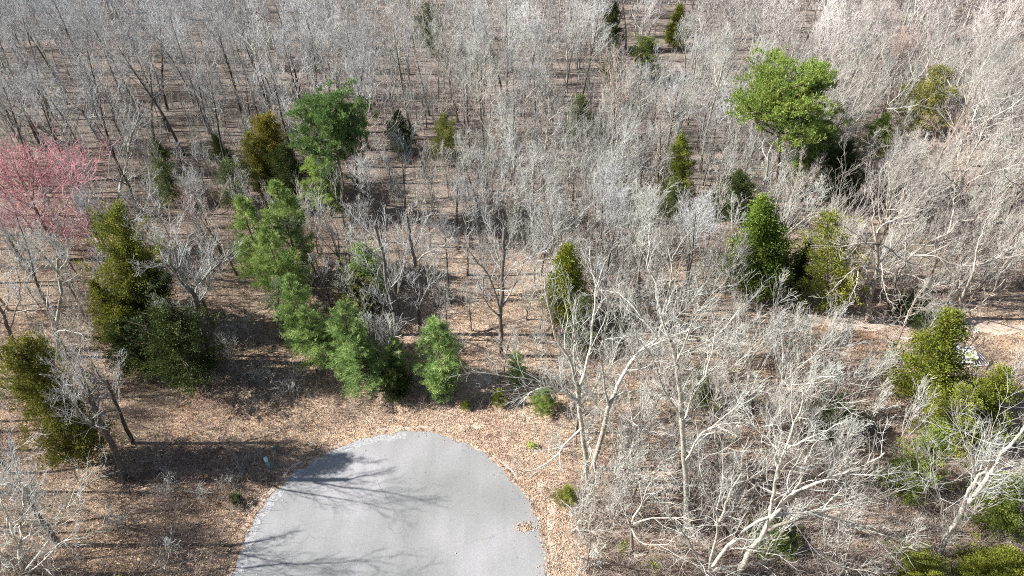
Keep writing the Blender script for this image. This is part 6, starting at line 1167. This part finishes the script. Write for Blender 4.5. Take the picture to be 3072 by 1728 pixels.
def pine_mesh(seed, topheavy=True):
    """10 m unit loblolly-like pine: clear bole, domed crown of needle clumps with gaps"""
    r = np.random.RandomState(seed); rr = random.Random(seed); T = Tubes()
    T.add([(0, 0, -.3), (.08, .03, 3), (-.05, .06, 6), (.03, 0, 8.8)], [.17, .13, .09, .03], 9)
    C = []; O = []; tn = []
    nb = 46
    for b in range(nb):
        t = (b + r.rand()) / nb; z = (5.9 if topheavy else 2.4) + t * (3.5 if topheavy else 6.4); az = b * 2.4 + r.normal(0, .3)
        prof = sqrt(max(.05, 1 - ((t - .25) / .82) ** 2)) if topheavy else (1 - t) ** .6; az += .5 * sin(b); R = 2.9 * prof * r.uniform(.6, 1.15) + .3
        p0 = np.array([0, 0, z - .9]); p1 = np.array([cos(az) * R, sin(az) * R, min(9.9, z + R * r.uniform(0, .3))]); mid = p0 * .5 + p1 * .5 + np.array([0, 0, -.12])
        T.add([tuple(p0), tuple(mid), tuple(p1)], [.06, .04, .018], 5); nsub = r.randint(7, 10)
        for s in range(nsub):
            u = .35 + .65 * (s + r.rand()) / nsub; q0 = p0 + (p1 - p0) * u; q1 = q0 + r.normal(0, .40, 3) * (1, 1, .5) + np.array([0, 0, .22]); T.add([tuple(q0), tuple(q1)], [.018, .009], 3)
            tb = r.normal(.5, .13)
            for c in range(9):
                q = q1 + r.normal(0, .19, 3) * (1, 1, .55); C.append(q); O.append((cos(az) * .45, sin(az) * .45, .9)); tn.append(tb)
    V, tt = tufts(np.array(C), np.array(O), 13, .24, r, .038, np.array(tn)); F = np.arange(len(V)).reshape(-1, 4)
    return T.mesh('pine_trunk', M_CTRUNK), mesh_from('pine_crown', V, F, None, [M_PINE], False, tt)
CED = [cedar_mesh(1, .4, .85), cedar_mesh(2, .55, .75, .6), cedar_mesh(3, .45, .85, 1.0), cedar_mesh(4, .65, .7, .5), cedar_mesh(5, .4, .85, .9), cedar_mesh(6, .16, 1.15, .95), cedar_mesh(8, .3, 1.0, .4)]
THIN = [cedar_mesh(11, .5, .5, .6), cedar_mesh(12, .4, .55, .8)]
YP = [young_pine_mesh(i) for i in (1, 2, 3, 4)]; PN = [pine_mesh(5), pine_mesh(6), pine_mesh(7, False)]
CT = {'gold': (1.65, 1.15, .8), 'gold2': (1.2, 1.05, .7), 'olive': (1.15, .95, .8), 'darkg': (.38, .45, .44), 'green': (.85, .95, .7), 'greyg': (1.15, 1.15, 1.9), 'greyp': (1.5, 1.7, 2.2),  # darkg: black shade painted into the green of the darkest cedars
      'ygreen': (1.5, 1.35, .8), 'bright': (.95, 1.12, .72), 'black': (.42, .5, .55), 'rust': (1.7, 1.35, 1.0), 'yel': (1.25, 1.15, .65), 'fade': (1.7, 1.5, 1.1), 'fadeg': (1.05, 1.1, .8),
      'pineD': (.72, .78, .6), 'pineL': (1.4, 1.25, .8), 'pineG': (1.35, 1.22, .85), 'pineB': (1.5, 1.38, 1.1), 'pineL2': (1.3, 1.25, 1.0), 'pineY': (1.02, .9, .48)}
er = random.Random(31)
PICK = {'gold-and-black cedar': 1, 'large bright green cedar': 5, 'big yellow-green cedar': 4, 'left edge cedar': 6, 'pointed yellow-green cedar': 5, 'blackish shaded cedar': 3}
for kind, label, x, y, h, wd, tint, short, lx in EVERGREENS:
    pool = {'cedar_tree': THIN if tint in ('greyg', 'greyp', 'fade', 'rust', 'fadeg') else CED, 'young_pine': YP, 'pine_tree': PN[:2] if h > 15 else PN[2:]}[kind]
    tm, cm = er.choice(pool)
    if short in PICK: tm, cm = CED[PICK[short]]
    base_w = {'cedar_tree': 4.7, 'young_pine': 4.9, 'pine_tree': 5.9}[kind]
    root = empty(kind, (x, y, ground_z(x, y)), 0); ang = math.atan(lx)
    root.scale = (wd / base_w, wd / base_w * er.uniform(.9, 1.05), h / 10.0 / max(.8, cos(ang))); root.rotation_euler = (0, ang, er.uniform(0, 6.28) if abs(ang) < .02 else 0)
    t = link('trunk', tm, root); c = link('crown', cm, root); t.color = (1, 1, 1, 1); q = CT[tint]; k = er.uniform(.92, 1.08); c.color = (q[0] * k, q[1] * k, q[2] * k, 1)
    tag(root, label, {'cedar_tree': 'cedar', 'young_pine': 'pine tree', 'pine_tree': 'pine tree'}[kind], {'cedar_tree': 'cedars scattered through the wood', 'young_pine': 'young pines at the wood edge', 'pine_tree': 'mature pines'}[kind])

# ------------------------------------------------------------------ masses nobody could count
def np_of(me):
    v = np.empty(len(me.vertices) * 3, dtype=np.float32); me.vertices.foreach_get('co', v)
    ls = np.empty(len(me.polygons), dtype=np.int32); me.polygons.foreach_get('loop_total', ls); li = np.empty(len(me.loops), dtype=np.int32); me.loops.foreach_get('vertex_index', li)
    nq = int((ls == 4).sum()); t = np.empty(len(me.polygons), dtype=np.float32); me.attributes['tone'].data.foreach_get('value', t)
    return v.reshape(-1, 3), li[:nq * 4].reshape(-1, 4), li[nq * 4:].reshape(-1, 3), t
def scatter(name, protos, places, mat, tones=None):
    """join transformed copies of prototype meshes in ONE mesh"""
    VV = []; QQ = []; TT = []; tq = []; tt = []; off = 0
    for pi_, (x, y, s, rz, tz) in places:
        v, q, t, tn = protos[pi_]; c_, s_ = cos(rz), sin(rz)
        w_ = np.stack([(v[:, 0] * c_ - v[:, 1] * s_) * s + x, (v[:, 0] * s_ + v[:, 1] * c_) * s + y, v[:, 2] * s + ground_z(x, y)], 1)
        VV.append(w_); QQ.append(q + off); TT.append(t + off); off += len(v); tn = np.clip(tn * .6 + tz * .7 - .15, 0, 1); tq.append(tn[:len(q)]); tt.append(tn[len(q):])
    o = link(name, mesh_from(name, np.concatenate(VV), np.concatenate(QQ), np.concatenate(TT), [mat], False, np.concatenate(tq + tt)))
    return tag(o, kind='stuff')
def px_of(x, y, z=0):
    th = radians(43); zc = y * cos(th) + (52 - z) * sin(th); return 1288 + 1717 * x / zc, 724.5 + 1717 * (-y * sin(th) + (52 - z) * cos(th)) / zc
def hides(x, y, h, rad):
    px, py = px_of(x, y, h * .6)
    for e in EVERGREENS + [(0, 0, 45.4, 45.3, 7, 6), (0, 0, 34, 49, 7, 9)]:
        if y < e[3] and e[4] > 6:
            ex, ey = px_of(e[2], e[3], e[4] * .6); k = 1717 / (e[3] * .731 + 35)
            if abs(px - ex) < (e[5] * .4 + rad) * k and abs(py - ey) < (e[4] * .36 + h * .3) * k: return True
    return False
# far wood beyond the counted trees
far = []
for i in range(7):
    sp = Spec(nc={1: 8, 2: 6}, maxlev=3, rmin=.018, ratio={1: .5, 2: .55}, ang={1: .6, 2: .6}, up=1.3)
    tm, cm = wood_tree(700 + i, 14 + i % 3, .3 + .06 * (i % 3), 9, .6, .42, sp, .18)
    a, b = np_of(tm), np_of(cm); o = len(a[0])
    far.append((np.concatenate([a[0], b[0]]), np.concatenate([a[1], b[1] + o]), np.concatenate([a[2], b[2] + o]), np.concatenate([a[3][:len(a[1])], b[3][:len(b[1])], a[3][len(a[1]):], b[3][len(b[1]):]])))
fr = random.Random(17); places = []; cell = set()
for D0 in np.arange(101, 205, 4.4):
    hw = (1.1 * D0 + 53) / 2 * 1.12
    x = -hw
    while x < hw:
        if D0 < 118 and hides(x, D0, 13, 1.6): x += 2; continue
        places.append((fr.randrange(7), (x + fr.uniform(-1.5, 1.5), D0 + fr.uniform(-1.5, 1.5), fr.uniform(.7, 1.05), fr.uniform(0, 6.28), fr.uniform(.15, .8)))); x += 5.0 if x < -20 else 4.3
fw = scatter('far_woodland', far, places, M_FAR); fw['label'] = 'far bare winter woodland closing the top of the view'; fw.color = (1.0, 1.0, 1.0, 1)
# small understory filling between the counted trees
thin = []
for i in range(5):
    tm, cm = wood_tree(800 + i, 7.5, .15, 8, .42, .5, Spec(nc={1: 8, 2: 4}, maxlev=3, rmin=.014, ang={1: .5, 2: .5, 3: .5}, wob=.7, up=1.4), .05)
    a, b = np_of(tm), np_of(cm); o = len(a[0]); thin.append((np.concatenate([a[0], b[0]]), np.concatenate([a[1], b[1] + o]), np.concatenate([a[2], b[2] + o]), np.concatenate([a[3][:len(a[1])], b[3][:len(b[1])], a[3][len(a[1]):], b[3][len(b[1]):]])))
places = []
while len(places) < 720:
    D = fr.uniform(24, 112); hw = (1.1 * D + 53) / 2 * 1.04; x = fr.uniform(-hw, hw)
    if math.hypot(x - RX, D - RY) < RR + 3.5: continue
    f = 1.0
    if x < -6: f = .28 if D > 62 else .25
    if -8 < x < 4 and D < 60: f = .12
    if x > 6 and D < 47: f = 1.0
    if x > 18 and D < 31: f = .3
    if x < -5 and D < 42: f = .05
    if x > 27 and 43.5 < D < 52.5: f = 0
    if fr.random() > f or hides(x, D, 6, 1.0): continue
    places.append((fr.randrange(5), (x, D, fr.uniform(.55, 1.15), fr.uniform(0, 6.28), fr.uniform(.4, .9))))
us = scatter('understory', thin, places, M_TWIG); us['label'] = 'thin pale understory stems crowding between the trees'; us.color = (.79, .78, .74, 1)
# low brush: clumps of fine brown-grey stems
bp = []
for i in range(6):
    r_ = random.Random(900 + i); T = Tubes(); sp = Spec(nc={2: 3}, maxlev=3, rmin=.008, wob=1.3, ratio={2: .5}, ang={2: .6})
    for s_ in range(8):
        grow(r_, T, T, (r_.gauss(0, .45), r_.gauss(0, .45), -.05), norm(r_.gauss(0, .3), r_.gauss(0, .3), 1), r_.uniform(.9, 1.9), .011, 2, sp)
    bp.append((np.array(T.V, dtype=np.float32), np.array(T.Q, dtype=np.int32).reshape(-1, 4), np.array(T.T, dtype=np.int32).reshape(-1, 3), np.array(T.tone + T.tt, dtype=np.float32)))
places = []
while len(places) < 6600:
    D = 23 + 82 * fr.random() ** 1.5; hw = (1.1 * D + 53) / 2 * 1.03; x = fr.uniform(-hw, hw); d = math.hypot(x - RX, D - RY)
    if d < RR + 1.2: continue
    f = .35 + .65 * (sin(x * .35 + 2) * sin(D * .31 + x * .12) > 0)
    if d < RR + 4: f *= .25 if x > -15 else .9
    if x < -14 and D < 44: f = 1.0
    if x > 5 and D < 46 and d > RR + 3: f = 1.0
    elif fr.random() < .35: continue
    if x > 28 and 44 < D < 52.5: f = .06
    if -8 < x < 5 and 38 < D < 60: f *= .4
    if fr.random() > f: continue
    places.append((fr.randrange(6), (x, D, fr.uniform(.6, 1.25), fr.uniform(0, 6.28), fr.uniform(.2, .8))))
br = scatter('undergrowth', bp, places, M_BRUSH); br['label'] = 'low leafless brush over the leaf litter'; br.color = (1, 1, 1, 1)

# ------------------------------------------------------------------ small things
def flatmat(name, c, rough=.5):
    m, nt, b = newmat(name, rough, .4); p = N(nt, 'ShaderNodeTexCoord').outputs['Object']; n = noise(nt, 7, 4, p, .7)
    r = ramp(nt, n.outputs[0], [(.35, tuple(v * .75 for v in c)), (.65, c)]); nt.links.new(r.outputs[0], b.inputs['Base Color']); return m
def bm_box(bm, cx, cy, cz, sx, sy, sz, rot=None, bev=0.0):
    import bmesh; from mathutils import Matrix, Vector
    r = bmesh.ops.create_cube(bm, size=1.0); vs = r['verts']
    M = Matrix.Translation((cx, cy, cz)) @ (rot.to_4x4() if rot else Matrix.Identity(4)) @ Matrix.Diagonal((sx, sy, sz, 1))
    bmesh.ops.transform(bm, matrix=M, verts=vs)
    if bev: bmesh.ops.bevel(bm, geom=[e for e in bm.edges if all(v in vs for v in e.verts)], offset=bev, segments=2, affect='EDGES')
import bmesh
from mathutils import Euler
def bm_obj(name, fn, mat, parent=None, loc=(0, 0, 0)):
    bm = bmesh.new(); fn(bm); me = bpy.data.meshes.new(name); bm.to_mesh(me); bm.free(); me.materials.append(mat); return link(name, me, parent, loc)
def pedestal(x, y, lean, cb, cc, hgt, label):
    root = empty('utility_pedestal', (x, y, ground_z(x, y)), .3); root.rotation_euler = (lean, -.06, .4)
    bm_obj('post', lambda bm: bm_box(bm, 0, 0, hgt * .3 - .1, .26, .26, hgt * .6 + .2, None, .02), flatmat('pedestal_base', cb), root)
    def cap(bm):
        bm_box(bm, 0, 0, hgt * .82, .30, .30, hgt * .42, None, .05)
    bm_obj('cap', cap, flatmat('pedestal_cap', cc), root)
    bm_obj('band', lambda bm: bm_box(bm, 0, 0, hgt * .61, .33, .33, .05, None, .01), flatmat('pedestal_band', (.2, .3, .3)), root)
    tag(root, label, 'utility box', 'utility pedestals beside the road')
pedestal(-21.2, 33.0, -.10, (.22, .62, .60), (.75, .85, .86), 1.15, 'pale blue-white utility pedestal with teal base, nearer the road')
pedestal(-20.9, 34.5, .05, (.03, .13, .12), (.05, .20, .17), .8, 'dark green utility pedestal in deep shade behind the pale one')

# white debris by the yellow-green cedar: sheets of roofing and leaning slats
M_WHITE = flatmat('white_painted_metal', (.80, .80, .80), .45); M_WOODW = flatmat('whitewashed_slat', (.74, .71, .70), .7)
DX, DY = 45.4, 45.3
root = empty('debris_pile', (DX, DY, ground_z(DX, DY)))
def sheet(x, y, z, sx, sy, rx, ry, rz):
    def f(bm):
        n = 10; rot = Euler((rx, ry, rz)).to_matrix()
        for i in range(n):
            xx = (i + .5) / n * sx - sx / 2; from mathutils import Vector
            c = rot @ Vector((xx, 0, .02 * (i % 2))); bm_box(bm, x + c.x, y + c.y, z + c.z, sx / n * 1.05, sy, .03 + .004 * (i % 2), rot)
    return f
bm_obj('roof_sheet', sheet(-1.3, .7, .75, 1.7, 1.2, .35, .1, -.35), M_WHITE, root)
bm_obj('roof_sheet', sheet(-.1, .1, .62, 2.3, 1.3, .45, -.08, .15), M_WHITE, root)
bm_obj('roof_sheet', sheet(-.6, -.55, .38, 2.2, .5, .7, .05, .05), M_WHITE, root)
bm_obj('frame', lambda bm: [bm_box(bm, -.6, .1, .22, 2.6, 1.3, .40, None, .02)], flatmat('dark_frame', (.10, .09, .09), .8), root)
for i in range(6):
    bm_obj('slat', lambda bm: bm_box(bm, 0, 0, 0, .11, 1.5 - .1 * (i % 3), .035, None, .008), M_WOODW, root).matrix_local = __import__('mathutils').Matrix.LocRotScale((.55 + i * .27, -.25 + .03 * i, .36 - .03 * i), Euler((.42, .1 * (i % 2), .25 + .1 * i)), (1, 1, 1))
bm_obj('bottom_rail', lambda bm: bm_box(bm, .9, -.95, .08, 2.3, .12, .06, Euler((0, .04, .12)).to_matrix(), .01), M_WOODW, root)
tag(root, 'heap of white corrugated sheets and leaning slats right of the yellow-green cedar', 'debris')

# lime green shrublets
M_LIME = m_foliage('lime_leaves', (.22, .32, .02), (.36, .50, .03), (.5, .62, .06))
def shrub(x, y, s, h, label, mat, n=260, seed=1, twig=True):
    r = np.random.RandomState(seed); root = empty('green_shrub', (x, y, ground_z(x, y))); T = Tubes(); P = []
    for i in range(9):
        a = r.rand() * 6.28; q = (cos(a) * s * r.rand() * .8, sin(a) * s * r.rand() * .8, h * r.uniform(.5, 1)); T.add([(0, 0, -.05), (q[0] * .4, q[1] * .4, q[2] * .6), q], [.014, .01, .006], 3)
        P.append(np.array(q) + r.normal(0, 1, (n // 9, 3)) * (s * .3, s * .3, h * .2))
    P = np.concatenate(P); P[:, 2] = np.abs(P[:, 2]) + .03; D = r.normal(0, 1, P.shape) + (0, 0, .8); D /= np.linalg.norm(D, axis=1)[:, None]; S = r.uniform(.07, .15, len(P))
    V = leaf_quads(P, D, S, S * .7, r); link('stems', T.mesh('shrub_stems', M_CTRUNK), root); c = link('leaves', mesh_from('shrub_leaves', V, np.arange(len(V)).reshape(-1, 4), None, [mat], False, r.rand(len(P))), root)
    tag(root, label, 'shrub', 'small green shrubs')
shrub(1.75, 35.0, .42, .5, 'small lime green sprout on the litter right of the road head', M_LIME, 300, 1)
shrub(-30.2, 22.9, .45, .4, 'lime green tuft at the bottom edge left of the road', M_LIME, 260, 2)
shrub(11.0, 24.0, .7, .7, 'yellow-green shrublet under twigs at the bottom, right of the road', M_LIME, 260, 3)
shrub(8.6, 25.4, .6, .6, 'yellow-green shrublet, left of the bottom one', M_LIME, 200, 4)
